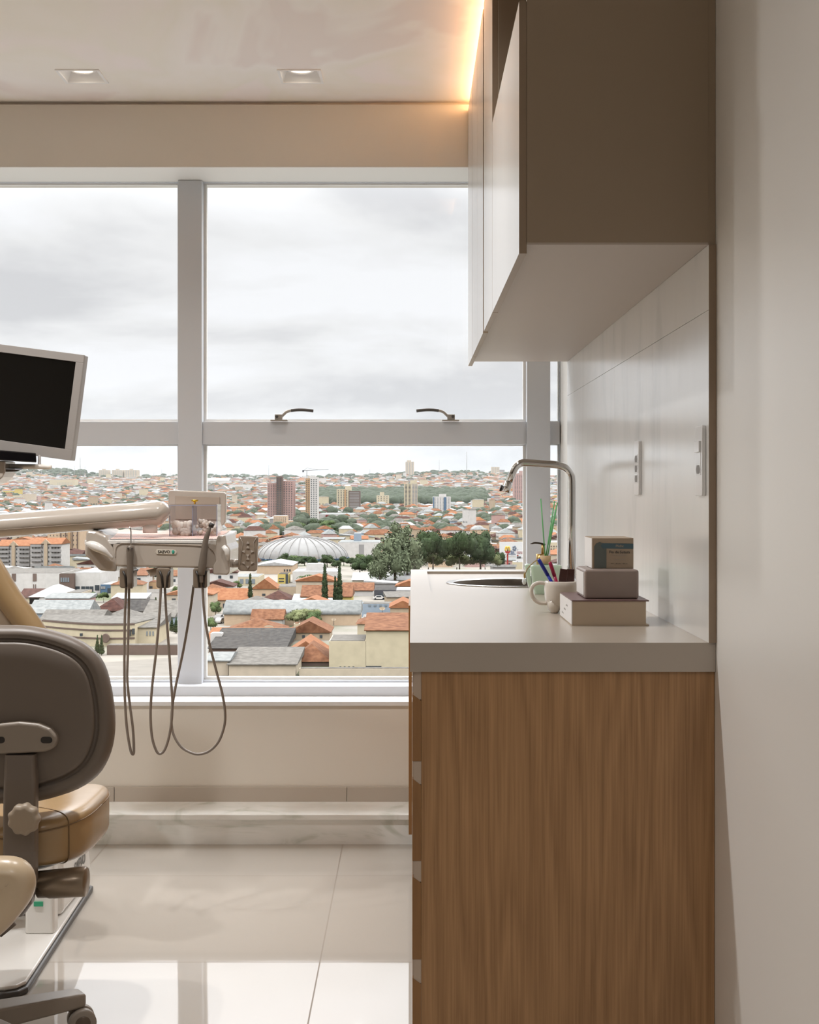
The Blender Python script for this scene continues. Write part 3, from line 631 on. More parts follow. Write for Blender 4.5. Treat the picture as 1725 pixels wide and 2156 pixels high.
MB().tube([P(274, y, TD-.092) for y in (1148, 1152, 1160, 1180, 1200, 1225, 1239)], [.006, .0098, .0102, .0088, .0085, .0085, .007], 16).build('handle', M_hand, syr)
MB().tube(crv([P(276, 1148, TD-.092), P(276, 1135, TD-.092), P(275.5, 1117, TD-.092), P(273, 1110, TD-.092)], 4), .0021, 8).build('tip', M_chrome, syr)
for s in (-1, 1): MB().superell(P(274+s*4, 1155, TD-.103), (.003, .002, .0025), 1, 1, 10, 6).build('button', M_dark, syr)
hose(syr, [(266, 1236), (263, 1300), (262, 1400), (263, 1470), (267, 1530), (274, 1575), (279, 1588), (282, 1580), (280, 1535), (273, 1480), (268, 1430), (269, 1380), (271, 1300), (272, 1220)], -.01, .03)
hose(du, [(339, 1232), (336, 1290), (329, 1370), (321, 1440), (317, 1500), (320, 1550), (328, 1578), (336, 1587), (346, 1580), (355, 1555), (361, 1520), (363, 1480), (360, 1430), (356, 1370), (350, 1290), (347, 1232)], -.02, .0)
hp = thing('dental_handpiece', T(424, 1225, -.07), 'angled grey dental handpiece standing before the cotton dispenser', 'dental instrument')
MB().tube(crv([P(424, 1210, TD-.095), P(426, 1190, TD-.095), P(430, 1160, TD-.095), P(434, 1135, TD-.095), P(440, 1118, TD-.095), P(445, 1104, TD-.095)], 3), [.0085, .0095, .0105, .0108, .0105, .0098, .009, .0085, .008, .0075, .0068, .006, .005, .0042, .0038, .0035], 16).build('handle', M_hand, hp)
MB().tube([P(441, 1104, TD-.095), P(450, 1108, TD-.095)], [.0065, .006], 14).build('head', M_dark, hp)
MB().tube([P(424, 1208, TD-.095), P(424, 1226, TD-.09)], [.0055, .005], 12).build('coupling', M_hose, hp)
hose(hp, [(408, 1232), (400, 1290), (386, 1370), (373, 1430), (364, 1480), (361, 1520), (366, 1548), (381, 1572), (400, 1584), (418, 1588), (440, 1582), (460, 1562), (472, 1530), (474, 1500), (468, 1460), (455, 1410), (440, 1350), (430, 1290), (426, 1222)], .07, -.02)
# keypad
MB().tube([T(480, 1186), T(506, 1186)], .012, 14).build('keypad_arm', M_den, du)
kp = MB(); kp.prism([(T(x, y, -.03).x, T(x, y, -.03).z) for x, y in [(504, 1128), (542, 1129), (543.5, 1133), (541, 1200), (537, 1203), (506, 1202), (501.5, 1198), (502.5, 1132)]], TD-.035, TD-.012)
kp_ = kp.build('keypad', M_dend, du, bevel=.004)
ky = TD-.0362
kk = MB()
for pts in ([(505, 1130), (511, 1142), (505.5, 1190)], [(541, 1131), (534, 1142), (540, 1192)]): kk.tube([P(x, y, ky) for x, y in pts], .0007, 6)
kk.build('keypad_trim', M_den, kp_)
tri = lambda cx, cy, r, a: [(P(cx+r*math.cos(a+j*2.094), 0, ky).x, P(0, cy-r*math.sin(a+j*2.094), ky).z) for j in range(3)]
for cx, cy, a in [(522, 1143, R(90))]+[(522+8.5*math.cos(R(t_)), yy-8.5*math.sin(R(t_)), R(t_)) for yy in (1161, 1185) for t_ in (0, 90, 180, 270)]:
    MB().prism(tri(cx, cy, 4, a), ky-.0014, ky+.002, 'y').build('key', M_den, kp_)
# viewing screen panel behind the tray
vp = MB(); vp.prism([(P(x, y, 4.1).x, P(x, y, 4.1).z) for x, y in [(358, 1032), (473, 1036), (477, 1041), (476, 1098), (472, 1106), (360, 1104), (355, 1098), (355.5, 1036)]], 4.09, 4.115)
vp_ = vp.build('film_viewer', M_den, du, bevel=.004)
MB().prism([(P(x, y, 4.088).x, P(x, y, 4.088).z) for x, y in [(369, 1044), (463, 1047), (462, 1094), (369, 1093)]], 4.0865, 4.0898).build('viewer_screen', mat('viewer_screen', 'a79a8c', .12, coat=.6), vp_, bevel=.0008)
MB().tube([P(460, 1100, 4.1), P(460, 1140, 4.08)], .012, 12).build('viewer_bracket', M_denl, du)

# paper liner and cotton dispenser on the tray
M_pink = mat('pink_paper', 'd9b8ae', .7); t, b = nodes(M_pink)
tc = t.nodes.new('ShaderNodeTexCoord'); wv = t.nodes.new('ShaderNodeTexWave'); wv.inputs['Scale'].default_value = 60; wv.inputs['Distortion'].default_value = 1.2; wv.inputs['Detail Scale'].default_value = .4
cr = t.nodes.new('ShaderNodeValToRGB'); cr.color_ramp.elements[0].color = lin('d2a79c'); cr.color_ramp.elements[1].color = lin('e2cbc2'); t.links.new(tc.outputs['Object'], wv.inputs[0]); t.links.new(wv.outputs[0], cr.inputs[0]); t.links.new(cr.outputs[0], b.inputs['Base Color'])
ln = MB(); nx, ny = 40, 10; vs = []
for j in range(ny+1):
    for i in range(nx+1):
        x = xl+.02+(xr-xl-.04)*i/nx; s = .07+.86*j/ny; bump_ = .0045*max(0, 1-abs(i-4)/7)*(j/ny)+.0008*math.sin(i*.9)*math.sin(j*1.1)
        vs.append(tq(x, s, .0012+bump_+(.004 if i < 2 else 0)))
nv_ = len(vs); vs += [(x, y, z-.0006) for x, y, z in vs]; fs = []
for j in range(ny):
    for i in range(nx):
        a = j*(nx+1)+i; fs += [(a, a+1, a+nx+2, a+nx+1), (nv_+a, nv_+a+nx+1, nv_+a+nx+2, nv_+a+1)]
ln.add(vs, fs, True); tag(ln.build('tray_liner', M_pink), 'pink striped paper liner spread over the instrument tray', 'paper')
M_acr = glassmat('clear_acrylic', .8, (.97, .97, .98, 1), .02); M_acre = mat('acrylic_edge', '9a9cab', .1, spec=1)
cd_ = thing('cotton_dispenser', T(406, 1130, .07), 'clear acrylic two-compartment cotton dispenser with a gold knob', 'container')
ya, yb2 = TD+.02, TD+.10; cx0, cx1 = P(357.5, 0, ya).x, P(457, 0, ya).x; cz0, cz1 = P(0, 1131, ya).z, P(0, 1064, ya).z
ac = MB()
for q_ in ((cx0, cx1, ya, ya+.002), (cx0, cx1, yb2-.002, yb2), (cx0, cx0+.002, ya+.002, yb2-.002), (cx1-.002, cx1, ya+.002, yb2-.002)): ac.box(*q_, cz0, cz1)
ac.box(cx0+.002, cx1-.002, ya+.002, yb2-.002, cz0, cz0+.002)
ac.build('container', M_acr, cd_)
e = MB(); w = .0012
for x in (cx0, cx1): e.box(x-w, x+w, ya-w, ya+w, cz0, cz1)
for z in (cz0, cz1): e.box(cx0, cx1, ya-w, ya+w, z-w, z+w)
for x in (cx0, cx1): e.box(x-w, x+w, ya, yb2, cz1-w, cz1+w)
e.box(cx0, cx1, yb2-w, yb2+w, cz1-w, cz1+w); e.build('polished_edges', M_acre, cd_)
MB().box((cx0+cx1)/2-.004, (cx0+cx1)/2-.0015, ya+.002, yb2-.002, cz0, cz1-.001).build('divider', M_acre, cd_)
MB().box(cx0+.001, cx1-.001, ya+.001, yb2-.001, cz1+.0013, cz1+.0033).build('lid', M_acr, cd_)
kx = P(410, 0, TD+.06).x
MB().lathe([(.0025, 0), (.002, .004), (.008, .008), (.0095, .012), (.004, .010), (.001, .011)], (kx, TD+.06, cz1+.0034), 16, lob=lambda t_, z: 1+.15*math.cos(t_*2*math.pi*6)).build('knob', mat('gold', 'c9a032', .25, metal=1), cd_)
random.seed(5)
M_cot = bpy.data.materials.new('cotton'); M_cot.use_nodes = True; t = M_cot.node_tree; b = t.nodes['Principled BSDF']; b.inputs['Base Color'].default_value = lin('fdf8f0'); b.inputs['Roughness'].default_value = .95
tl = t.nodes.new('ShaderNodeBsdfTranslucent'); tl.inputs[0].default_value = lin('fff3e4'); mxs = t.nodes.new('ShaderNodeMixShader'); mxs.inputs[0].default_value = .4; t.links.new(b.outputs[0], mxs.inputs[1]); t.links.new(tl.outputs[0], mxs.inputs[2]); t.links.new(mxs.outputs[0], t.nodes['Material Output'].inputs[0])
c = MB(); xm = (cx0+cx1)/2-.0028
for k in range(11):
    xx = cx0+.012+random.random()*(xm-cx0-.024); yy = ya+.018+random.random()*.044; zz_ = cz0+.012+random.random()*.026
    c.superell((xx, yy, zz_), (.0105, .014, .010), 1, 1, 12, 8, fn=lambda v: v*(1+.16*noise.noise(v*150+Vector((k, 0, 0)))))
for k in range(26):
    xx = cx0+.01+random.random()*(xm-cx0-.02); yy = ya+.012; zz_ = cz0+.010+random.random()*.028
    c.superell((xx, yy, zz_), (.008, .008, .009), 1, 1, 10, 8)
tag(c.build('cotton_wool', M_cot), 'loose cotton wool filling one compartment of the dispenser', 'cotton', kind='stuff')
c = MB()
for k in range(46):
    xx = xm+.010+random.random()*(cx1-xm-.022); yy = ya+.016+random.random()*.05; zz_ = cz0+.009+random.random()*(.036 if xx < (xm+cx1)/2+.012 else .028)
    a = random.random()*3; d = Vector((math.cos(a)*.35, math.sin(a), .15)).normalized()*.006
    c.tube([Vector((xx, yy, zz_))-d, Vector((xx, yy, zz_))+d], .0048, 10)
tag(c.build('cotton_roll_heap', M_cot), 'heap of white cotton rolls in the other compartment of the dispenser', 'cotton', kind='stuff')

# ------------------------------------------------------------------ monitor
MD = 3.9
tr = P(179, 748, MD); br_ = P(151, 970, MD); v = (br_-tr).normalized(); Hh = (br_-tr).length; u = Vector((-1, .10, .150)).normalized(); u = (u-v*u.dot(v)*.6).normalized(); w = u.cross(v).normalized()
if w.y > 0: w = -w
mo = thing('monitor', (-1.35, 3.93, 1.2), 'flat monitor with a pale bezel tilted on its bracket before the window', 'monitor')
M_bez = mat('monitor_bezel', '918b86', .35)
Wd = .46; bw, bt, bb = .022, .022, .030
f = MB(); f.fbox(tr, u, v, w, 0, Wd, 0, Hh, -.03, 0); f.build('housing', M_bez, mo, bevel=.003)
f = MB()
for q_ in ((0, Wd, 0, bt), (0, Wd, Hh-bb, Hh), (0, bw, bt, Hh-bb), (Wd-bw, Wd, bt, Hh-bb)): f.fbox(tr, u, v, w, q_[0], q_[1], q_[2], q_[3], 0, .006)
f.build('bezel', M_bez, mo, bevel=.001)
MB().fbox(tr, u, v, w, bw, Wd-bw, bt, Hh-bb, .0002, .0012).build('screen', mat('black_screen', '0a0908', .12, spec=.5), mo)
MB().tube([P(-160, 984, MD-.03), P(0, 981.5, MD-.03), P(104, 983, MD-.03), P(109, 983.5, MD-.03)], [.007, .007, .007, .0045], 14).build('shelf_rod', mat('rod_ivory', 'e2dbd2', .5), mo)
MB().tube([P(83, 960, MD+.005), P(83, 984, MD-.03)], .0045, 10).build('rod_bracket', M_bez, mo)
M_blk = mat('black_gloss', '0c0b0e', .15, coat=.5)
b = MB(); b.hexa([P(x, y, d) for d in (MD-.10, MD+.01) for x, y in ((-120, 938), (76, 954), (77, 974), (-120, 962))]); b.build('camera_dock', M_blk, mo, bevel=.003)
b = MB(); b.hexa([P(x, y, d) for d in (MD-.07, MD+.0) for x, y in ((-100, 989), (48, 988), (34, 993), (-100, 996))]); b.build('dock_tray', mat('dock_grey', '4b4845', .4), mo, bevel=.002)
b = MB(); b.prism([(P(x, y, MD-.08).x, P(x, y, MD-.08).z) for x, y in [(-90, 968), (11, 970), (10, 996), (6, 1004), (-8, 1016), (-90, 1040)]], MD-.08, MD+.02); b.build('tilt_bracket', M_den, mo, bevel=.004)
MB().tube([P(-60, 1000, MD-.03), (-1.55, MD, 1.2), (-1.70, MD, 1.12)], .025, 16).build('monitor_arm', M_den, mo)

# ------------------------------------------------------------------ dental chair
M_tan = mat('tan_leather', '9a805c', .3, spec=.5, bump=.05, bscale=45); M_shell = mat('beige_shell', 'ab9c8b', .4)
dc = thing('dental_chair', (-1.2, 3.8, 0), 'patient dental chair with tan upholstery on a white base', 'dental chair')
bpoly = [(-.916, 3.345), (-.954, 4.20), (-.99, 4.235), (-1.42, 4.235), (-1.46, 4.20), (-1.46, 3.345), (-1.42, 3.30), (-.956, 3.30), (-.93, 3.315)]
MB().prism(bpoly, .0, .016, 'z').build('base_rim', mat('dark_grey_rim', '4d4b49', .4), dc, bevel=.005)
cc = Vector((-1.19, 3.78)); inner = [tuple(cc+(Vector(p)-cc)*.972) for p in bpoly]
MB().prism(inner, .0161, .026, 'z').build('base_plate', M_denl, dc, bevel=.004)
pd = MB(); pd.prism([(3.86, .026), (4.205, .026), (4.215, .07), (4.19, .14), (4.13, .2), (4.0, .24), (3.86, .24)], -1.4, -.962, 'x'); pd.build('pedestal', M_denl, dc, bevel=.02, seg=5)
text('SAEVO', 'lettering', mat('grey_print', '5f5c59', .4), dc, (-.9605, 4.06, .12), (0, 1, 0), (0, 0, 1), .03, .02)
MB().prism(rrect(.078, .05, .01, 4, -.9865, 3.735), .0262, .3, 'z').build('column', M_denl, dc, bevel=.003)
MB().box(-1.0, -.976, 3.706, 3.7105, .10, .112).build('column_mark', mat('green_print', '2e9a72', .4), dc)
MB().box(-1.38, -1.0, 3.80, 4.1, .24, .42).build('lift', M_shell, dc, bevel=.03, seg=4)
MB().superell((-1.2, 4.05, .50), (.2, .42, .06), .4, .35, 36, 14).build('seat', M_tan, dc)
q = lambda x, y: P(x, y, 3.62)
MB().tube(crv([q(-130, 1075), q(-60, 1135), q(-20, 1195), q(16, 1255), q(52, 1305), q(88, 1362), q(105, 1430), q(112, 1520), (-1.0, 3.72, .5)], 6), .033, 20, up=(0, 1, 0)).build('backrest_bolster', M_tan, dc)
bs = MB(); pl = [q(-150, 1110), q(-40, 1215), q(20, 1300), q(70, 1385), q(88, 1520), q(-200, 1520)]
bs.add([p+Vector((0, .0, 0)) for p in pl]+[p+Vector((0, .05, 0)) for p in pl], [tuple(range(6)), tuple(range(6, 12))]+[(i, (i+1) % 6, 6+(i+1) % 6, 6+i) for i in range(6)]); bs.build('backrest_shell', M_shell, dc, bevel=.008)

# ------------------------------------------------------------------ operator stool
M_ltan = mat('seat_leather', 'a68a64', .26, spec=.55, bump=.06, bscale=35); M_stool = mat('stool_plastic', '6f645a', .42); M_lev = mat('bronze_lever', '8a7a68', .28, metal=.5); M_leg = mat('stool_leg_grey', '8a8075', .42)
SD = 2.95; q = lambda x, y, d=0: P(x, y, SD+d)
st = thing('operator_stool', (-.95, 2.95, 0), 'wheeled operator stool with rounded backrest and tan leather seat', 'stool')
ol = [(10, 1316), (50, 1316.5), (95, 1323), (150, 1339), (192, 1362), (220, 1396), (235, 1445), (243, 1505), (241, 1555), (229, 1597), (206, 1633), (165, 1661), (110, 1680), (60, 1690), (10, 1692)]
ol = ol+[(20-x, y) for x, y in ol[-2:0:-1]]; oc = Vector((10, 1510))
olp = crv([(x, y, 0) for x, y in ol+[ol[0]]], 3)[:-1]
def ring(s, d, dx=0): return [q(10+(p.x-10)*s+dx, 1508+(p.y-1508)*s, d) for p in olp]
rs = [ring(.60, -.030), ring(.78, -.026), ring(.808, -.023), ring(.812, -.014), ring(.852, -.012), ring(.858, -.020), ring(.93, -.014), ring(.975, -.002), ring(1.0, .018), ring(1.0, .030), ring(.985, .034), ring(.97, .036)]
m_ = MB(); m_.rings(rs); m_.build('backrest_shell', M_stool, st)
rs = [ring(.975, .037), ring(.995, .045), ring(.99, .062), ring(.95, .078), ring(.8, .09), ring(.4, .094)]
MB().rings(rs).build('backrest_cushion', M_ltan, st)
bk_ = MB(); bp_ = [(x, y) for x, y in [(-24, 1530), (0, 1524), (40, 1520), (80, 1524), (105, 1534), (119, 1550), (120, 1564), (112, 1577), (95, 1583), (40, 1587), (0, 1588), (-24, 1580)]]
bk_.prism([(q(x, y, -.05).x, q(x, y, -.05).z) for x, y in bp_], SD-.052, SD-.024); bkt = bk_.build('bracket', mat('bracket_beige', '8c8175', .4), st, bevel=.008, seg=4)
for x in (98, -2): MB().prism(rrect(.024, .014, .0068, 6, q(x, 0, -.052).x, q(0, 1558, -.052).z), SD-.0535, SD-.050).build('slot', M_dark, bkt, bevel=.001)
po = MB()
path = [(45, 1587, -.035), (45, 1640, -.045), (44, 1700, -.05), (44, 1790, -.045), (42, 1850, -.02), (38, 1900, .03), (30, 1925, .10)]
wd = [.031, .033, .0335, .0335, .035, .032, .022]
rs = []
for (x, y, d), w_ in zip(path, wd):
    c0 = q(x, y, d); rs.append([c0+Vector((a, b_, 0)) for a, b_ in rrect(2*w_, .036, .008)])
po.rings(rs, smooth=False).build('back_post', M_stool, st, bevel=.001)
kn = MB(); c0 = q(48, 1727, -.105)
kn.rings([[c0+Vector((r_*(1+.05*math.cos(9*t_))*math.cos(t_), d, r_*(1+.05*math.cos(9*t_))*math.sin(t_))) for t_ in [2*math.pi*i/72 for i in range(72)]] for r_, d in ((.022, -.004), (.028, -.002), (.0315, .004), (.0315, .018), (.029, .022), (.012, .024), (.01, .045))])
kn.build('knob', mat('knob_taupe', '9b8c7a', .42), st)
MB().tube([q(80, 1865, .05), q(90, 1864, .05), q(90.5, 1863, .05), q(180, 1856, .05), q(183, 1856, .05)], [.026, .031, .034, .032, .029], 28, up=(0, 1, 0)).build('tilt_lever', M_lev, st)
# seat: saddle form
def saddle(v):
    x, y, z = v; t_ = x/.2
    z += .016*abs(t_)**1.5*(1 if z > 0 else .2)-.008*(1-abs(t_)) if z > 0 else 0
    z += .010*math.exp(-((x-.06)/.03)**2)*math.exp(-((y+.17)/.05)**2)*-1 if z > .01 else 0
    return Vector((x, y, z))
MB().superell((-.905, 3.17, .447), (.203, .21, .056), .36, .55, 48, 24, fn=saddle).build('seat', M_ltan, st)
def seat_pt(u, v, k=1.004):
    sg = lambda x, e: math.copysign(abs(x)**e, x)
    return Vector((-.905, 3.17, .447))+saddle(Vector((.203*sg(math.cos(v), .36)*sg(math.cos(u), .55), .21*sg(math.cos(v), .36)*sg(math.sin(u), .55), .056*sg(math.sin(v), .36))))*k
M_seam = mat('seat_seam', '7a6040', .5)
MB().tube([seat_pt(2*math.pi*k/72, .12) for k in range(73)], .0016, 6).build('seam', M_seam, st)
for u0 in (-.75, -1.25): MB().tube([seat_pt(u0, v_/20*math.pi/2*.96) for v_ in range(-14, 20)], .0013, 6).build('seam', M_seam, st)
MB().lathe([(.15, -.012), (.17, 0), (.17, .01)], (-.92, 3.15, .388), 40).build('seat_pan', M_dark, st)
MB().tube([(-.95, 2.95, .09), (-.95, 2.95, .25), (-.95, 2.95, .251), (-.94, 3.0, .38)], [.032, .032, .018, .018], 20).build('gas_lift', M_stool, st)
MB().tube([(-.95, 3.0, .37), (-.86, 2.99, .26)], .02, 12).build('pivot_block', M_stool, st)
lg0 = math.atan2(.15, .205)
for k in range(5):
    a = lg0+k*2*math.pi/5; d = Vector((math.cos(a), math.sin(a), 0)); pn = Vector((-d.y, d.x, 0)); c0 = Vector((-.95, 2.95, 0))
    rs = []
    for s_, w_, zt_, zb_ in ((.0, .034, .105, .055), (.12, .030, .1, .058), (.256, .025, .092, .060), (.272, .022, .089, .062)):
        c_ = c0+d*s_; rs.append([c_+pn*w_+Vector((0, 0, zb_)), c_-pn*w_+Vector((0, 0, zb_)), c_-pn*w_+Vector((0, 0, zt_)), c_+pn*w_+Vector((0, 0, zt_))])
    leg = MB().rings(rs, smooth=False).build('leg', M_leg, st, bevel=.006, seg=3)
    ca = c0+d*.24+Vector((.006, 0, 0))
    ax = Vector((math.cos(a+.9), math.sin(a+.9), 0)) if k else Vector((.35, -.94, 0)).normalized()
    MB().cyl(ca+Vector((0, 0, .052)), ca+Vector((0, 0, .066)), .008).build('caster_stem', M_stool, leg)
    cc_ = ca+Vector((0, 0, .031))+Vector((ax.y, -ax.x, 0))*(0 if k == 0 else .012)+Vector((.022 if k == 0 else 0, 0, 0))
    for s_ in (-1, 1):
        wv_ = MB(); wv_.tube([cc_+ax*s_*.006, cc_+ax*s_*.007, cc_+ax*s_*.021, cc_+ax*s_*.023], [.028, .030, .030, .026], 28); wv_.build('caster', M_leg, leg)
        MB().tube([cc_+ax*s_*.0228, cc_+ax*s_*.0245], [.017, .015], 24).build('caster_cap', mat('caster_brown', '5b4d40', .4), leg)
q = lambda x, y: P(x, y, 2.66)
MB().tube(crv([(-1.06, 2.90, .36), (-1.04, 2.76, .44), q(-60, 1846), q(0, 1842), q(30, 1846), q(34, 1866), q(14, 1898), q(-22, 1936), q(-80, 1975)], 6), .036, 20).build('armrest', mat('cream_vinyl', 'c4b094', .28, spec=.55), st)
# ------------------------------------------------------------------ the city outside
GT = [(0, 34.5), (240, 35.2), (700, 36), (1000, 34), (1500, 30), (2500, 23), (3500, 5), (4500, -28), (5500, -56), (7500, -62), (12000, -60)]
def drop(D):
    for (a, ga), (b_, gb) in zip(GT, GT[1:]):
        if D <= b_: return ga+(gb-ga)*(D-a)/(b_-a)
    return GT[-1][1]
def lift(X, D):
    k = min(1, max(0, (D-3200)/1800))
    return k*(7*math.sin(X/310+1.0)+5*math.sin(X/140+.4)+14*math.exp(-((X+1350)/330)**2))
def gz(X, D): return EZ-drop(D)+lift(X, D)
def Dof(y):
    a, b_ = 150.0, 5500.0
    for _ in range(40):
        m_ = (a+b_)/2
        if HY+F*drop(m_)/m_ > y: a = m_
        else: b_ = m_
    return a
gm = MB(); gxs = [-2400+4800*i/60 for i in range(61)]; gys = [60, 150, 240, 330, 430, 560, 700, 850, 1000, 1250, 1500, 1800, 2100, 2500, 2900, 3200, 3500, 3800, 4100, 4400, 4700, 5000, 5500, 6000, 7500, 9000]
gm.add([(x, y, gz(x, y)) for y in gys for x in gxs], [(j*61+i, j*61+i+1, j*61+62+i, j*61+61+i) for j in range(len(gys)-1) for i in range(60)], True)



ALB = .40      # outdoor surfaces: overall reflectance, lowered to offset the boosted sky
def dull(c, k=ALB, s=.85):
    v = lin(c); g_ = .3*v[0]+.6*v[1]+.1*v[2]; v = [(g_+(x-g_)*s)*k for x in v[:3]]
    return '%02x%02x%02x' % tuple(int(round(255*(12.92*x if x <= .0031308 else 1.055*x**(1/2.4)-.055))) for x in v)
def cm(n, c, r=.9, var=.07, vs=.6): return mat('city_'+n, dull(c), r, var=var, vscale=vs, detail=5, spec=.1)
WM = {k: cm(k, c) for k, c in dict(cream='d9c9a6', peach='d8b996', white='dedad3', grey='a3a19c', dgrey='55565a', beige='c3ad8f', yellow='dcc25e', pink='c9a296', tan='c69f72', brown='7b675c', blue='5d7b98', ltblue='9fb0bd', red='a4433c', orange='cf8a45', sand='d3c2a8', slate='6f7276', olive='9aa377', mint='a5c9ad').items()}
def tile_roof(n, c0, c1):
    m = rampmat('roof_'+n, [(.3, dull(c0, ALB*.68, .82)), (.7, dull(c1, ALB*.68, .82))], (1, 1, 1), .9, .95, detail=8, spec=.1); return m
struct(gm.build('ground', rampmat('city_ground', [(.34, dull('6f7452')), (.46, dull('9c9488')), (.56, dull('a89f92')), (.72, dull('84856a'))], (1, 1, 1), .02, .95, detail=12, spec=.1)))
RM = dict(terra=tile_roof('terracotta', '86502f', 'b87a4c'), orange=tile_roof('orange', 'b56a38', 'd08a55'), brown=tile_roof('brown', '59392f', '7d5244'), fibre=tile_roof('fibre_cement', '7e7870', 'a39c92'),
          white=tile_roof('white_sheet', 'c9c7c3', 'e6e6e4'), dark=tile_roof('dark', '4b4744', '6d6862'), steel=tile_roof('steel_sheet', '9da2a0', 'c2c5c0'))
M_win = cm('window_glass', '4c5358', .3, 0); M_win2 = cm('window_pale', '8b959b', .3, 0)
_cube = MB().box(-.5, .5, -.5, .5, -.5, .5)
def cubemesh(n, m):
    o = MB(); o.v = list(_cube.v); o.f = list(_cube.f); o.sm = list(_cube.sm); o.mi = list(_cube.mi); q_ = o.build(n, m); me = q_.data; bpy.data.objects.remove(q_); return me
CW = {0: cubemesh('window', M_win), 1: cubemesh('window', M_win2), 2: cubemesh('window', WM['grey']), 3: cubemesh('window', WM['brown'])}
def cube_part(name, par, me, c0, sz):
    o = bpy.data.objects.new(name, me); COL.objects.link(o); o.parent = par; o.location = Vector(c0)-wloc(par); o.scale = sz; return o
FOOT = []
def roofmesh(kind, x0, x1, y0, y1, z, h, ov=.4):
    r = MB(); X0, X1, Y0, Y1 = x0-ov, x1+ov, y0-ov, y1+ov; cx, cy = (x0+x1)/2, (y0+y1)/2; t_ = .18
    if kind == 'flat': r.box(x0+.25, x1-.25, y0+.25, y1-.25, z+.01, z+.12)
    elif kind == 'gx': r.prism([(Y0, z), (Y1, z), (Y1, z+t_), (cy, z+h), (Y0, z+t_)], X0, X1, 'x')
    elif kind == 'gy': r.prism([(X0, z), (X1, z), (X1, z+t_), (cx, z+h), (X0, z+t_)], Y0, Y1, 'y')
    elif kind == 'barrel':
        r.prism([(Y0+(Y1-Y0)*k/10, z+h*math.sin(math.pi*k/10)+.05) for k in range(11)], X0, X1, 'x', smooth=True)
    elif kind == 'shed': r.prism([(Y0, z), (Y1, z), (Y1, z+h), (Y0, z+t_)], X0, X1, 'x')
    elif kind == 'hip':
        m_ = min(X1-X0, Y1-Y0)/2
        if X1-X0 > Y1-Y0: a, b_ = (X0+m_, cy, z+h), (X1-m_, cy, z+h)
        else: a, b_ = (cx, Y0+m_, z+h), (cx, Y1-m_, z+h)
        lo = [(X0, Y0, z), (X1, Y0, z), (X1, Y1, z), (X0, Y1, z)]
        if X1-X0 > Y1-Y0: fs = [(0, 1, 5, 4), (1, 2, 5), (2, 3, 4, 5), (3, 0, 4)]
        else: fs = [(0, 1, 4), (1, 2, 5, 4), (2, 3, 5), (3, 0, 4, 5)]
        r.add(lo+[a, b_], fs+[(3, 2, 1, 0)])
    return r
def bld(name, lab, cat, x0, x1, yt, yb, dep, wall, roof='flat', rc='fibre', rh=1.8, wins=None, rz=0, D=None, group=None, gable=None):
    D = D or Dof(yb); a, b_ = P(x0, yt, D), P(x1, yb, D); z0 = min(b_.z, gz((a.x+b_.x)/2, D)); r = thing(name, ((a.x+b_.x)/2, D+dep/2, z0), lab, cat, group)
    w = MB(); w.box(a.x, b_.x, D, D+dep, z0-1.5, a.z)
    if roof == 'gy': w.prism([(a.x, a.z), (b_.x, a.z), ((a.x+b_.x)/2, a.z+rh)], D+.02, D+dep-.02, 'y')
    if roof == 'gx': w.prism([(D, a.z), (D+dep, a.z), (D+dep/2, a.z+rh-.1)], a.x+.02, b_.x-.02, 'x')
    w.build('wall', WM[wall], r); roofmesh(roof, a.x, b_.x, D, D+dep, a.z, rh).build('roof', RM[rc], r)
    FOOT.append((min(a.x, a.x*(D+dep)/D)-3, max(b_.x, b_.x*(D+dep)/D)+3, D-5, D+dep+4))
    if wins:
        W_, H_ = b_.x-a.x, a.z-b_.z
        for q_ in wins:
            if q_[0] == 'g':
                _, u0, u1, v0, v1, nc, nr, fw, fh, mi = q_
                for i in range(nc):
                    for j in range(nr):
                        cw, ch = (u1-u0)/nc*W_, (v1-v0)/nr*H_
                        cube_part('window', r, CW[mi], (a.x+u0*W_+cw*(i+.5), D, a.z-v0*H_-ch*(j+.5)), (cw*fw, .3, ch*fh))
            else:
                u0, u1, v0, v1, mi = q_; cube_part('window', r, CW[mi], (a.x+(u0+u1)/2*W_, D, a.z-(v0+v1)/2*H_), ((u1-u0)*W_, .3, (v1-v0)*H_))
    if rz: r.rotation_euler = (0, 0, rz)
    return r
B = bld
# --- nearest blocks, through the right-hand pane
B('commercial_building', 'big blank cream wall building at the foot of the view', 'building', 771, 900, 1328, 1407, 16, 'cream', 'shed', 'terra', 2.2, [(.0, .25, .94, .985, 0)])
B('building_annex', 'lower cream extension with four tiny openings at its base', 'building', 693, 770.5, 1350, 1407, 12, 'cream', 'flat', 'fibre', 1, [('g', .25, .72, .93, .985, 4, 1, .4, 1, 0)])
B('retaining_wall', 'old stained white retaining wall below the cream building', 'wall', 630, 870, 1408, 1423, 2, 'sand', 'flat', 'fibre')
B('house', 'long low house with a bright orange tiled roof', 'house', 436, 606, 1349, 1356, 11, 'beige', 'shed', 'orange', 2.0)
B('water_tank_house', 'small white box tank house on the end of the orange roof', 'house', 443, 467, 1334, 1352, 3, 'white', 'flat', 'white', D=Dof(1356)-4)
B('flat_roof_shed', 'wide dark fibre cement shed below the orange roof', 'shed', 440, 600, 1366, 1374, 24, 'brown', 'shed', 'dark', 2.2)
B('flat_roof_shed', 'grey flat-roofed workshop at the lower edge of the view', 'shed', 482, 622, 1400, 1424, 18, 'sand', 'shed', 'fibre', 1.4)
B('workshop', 'low sand coloured workshop in the bottom corner by the post', 'shed', 436, 481, 1392, 1422, 14, 'sand', 'gx', 'steel', 1)
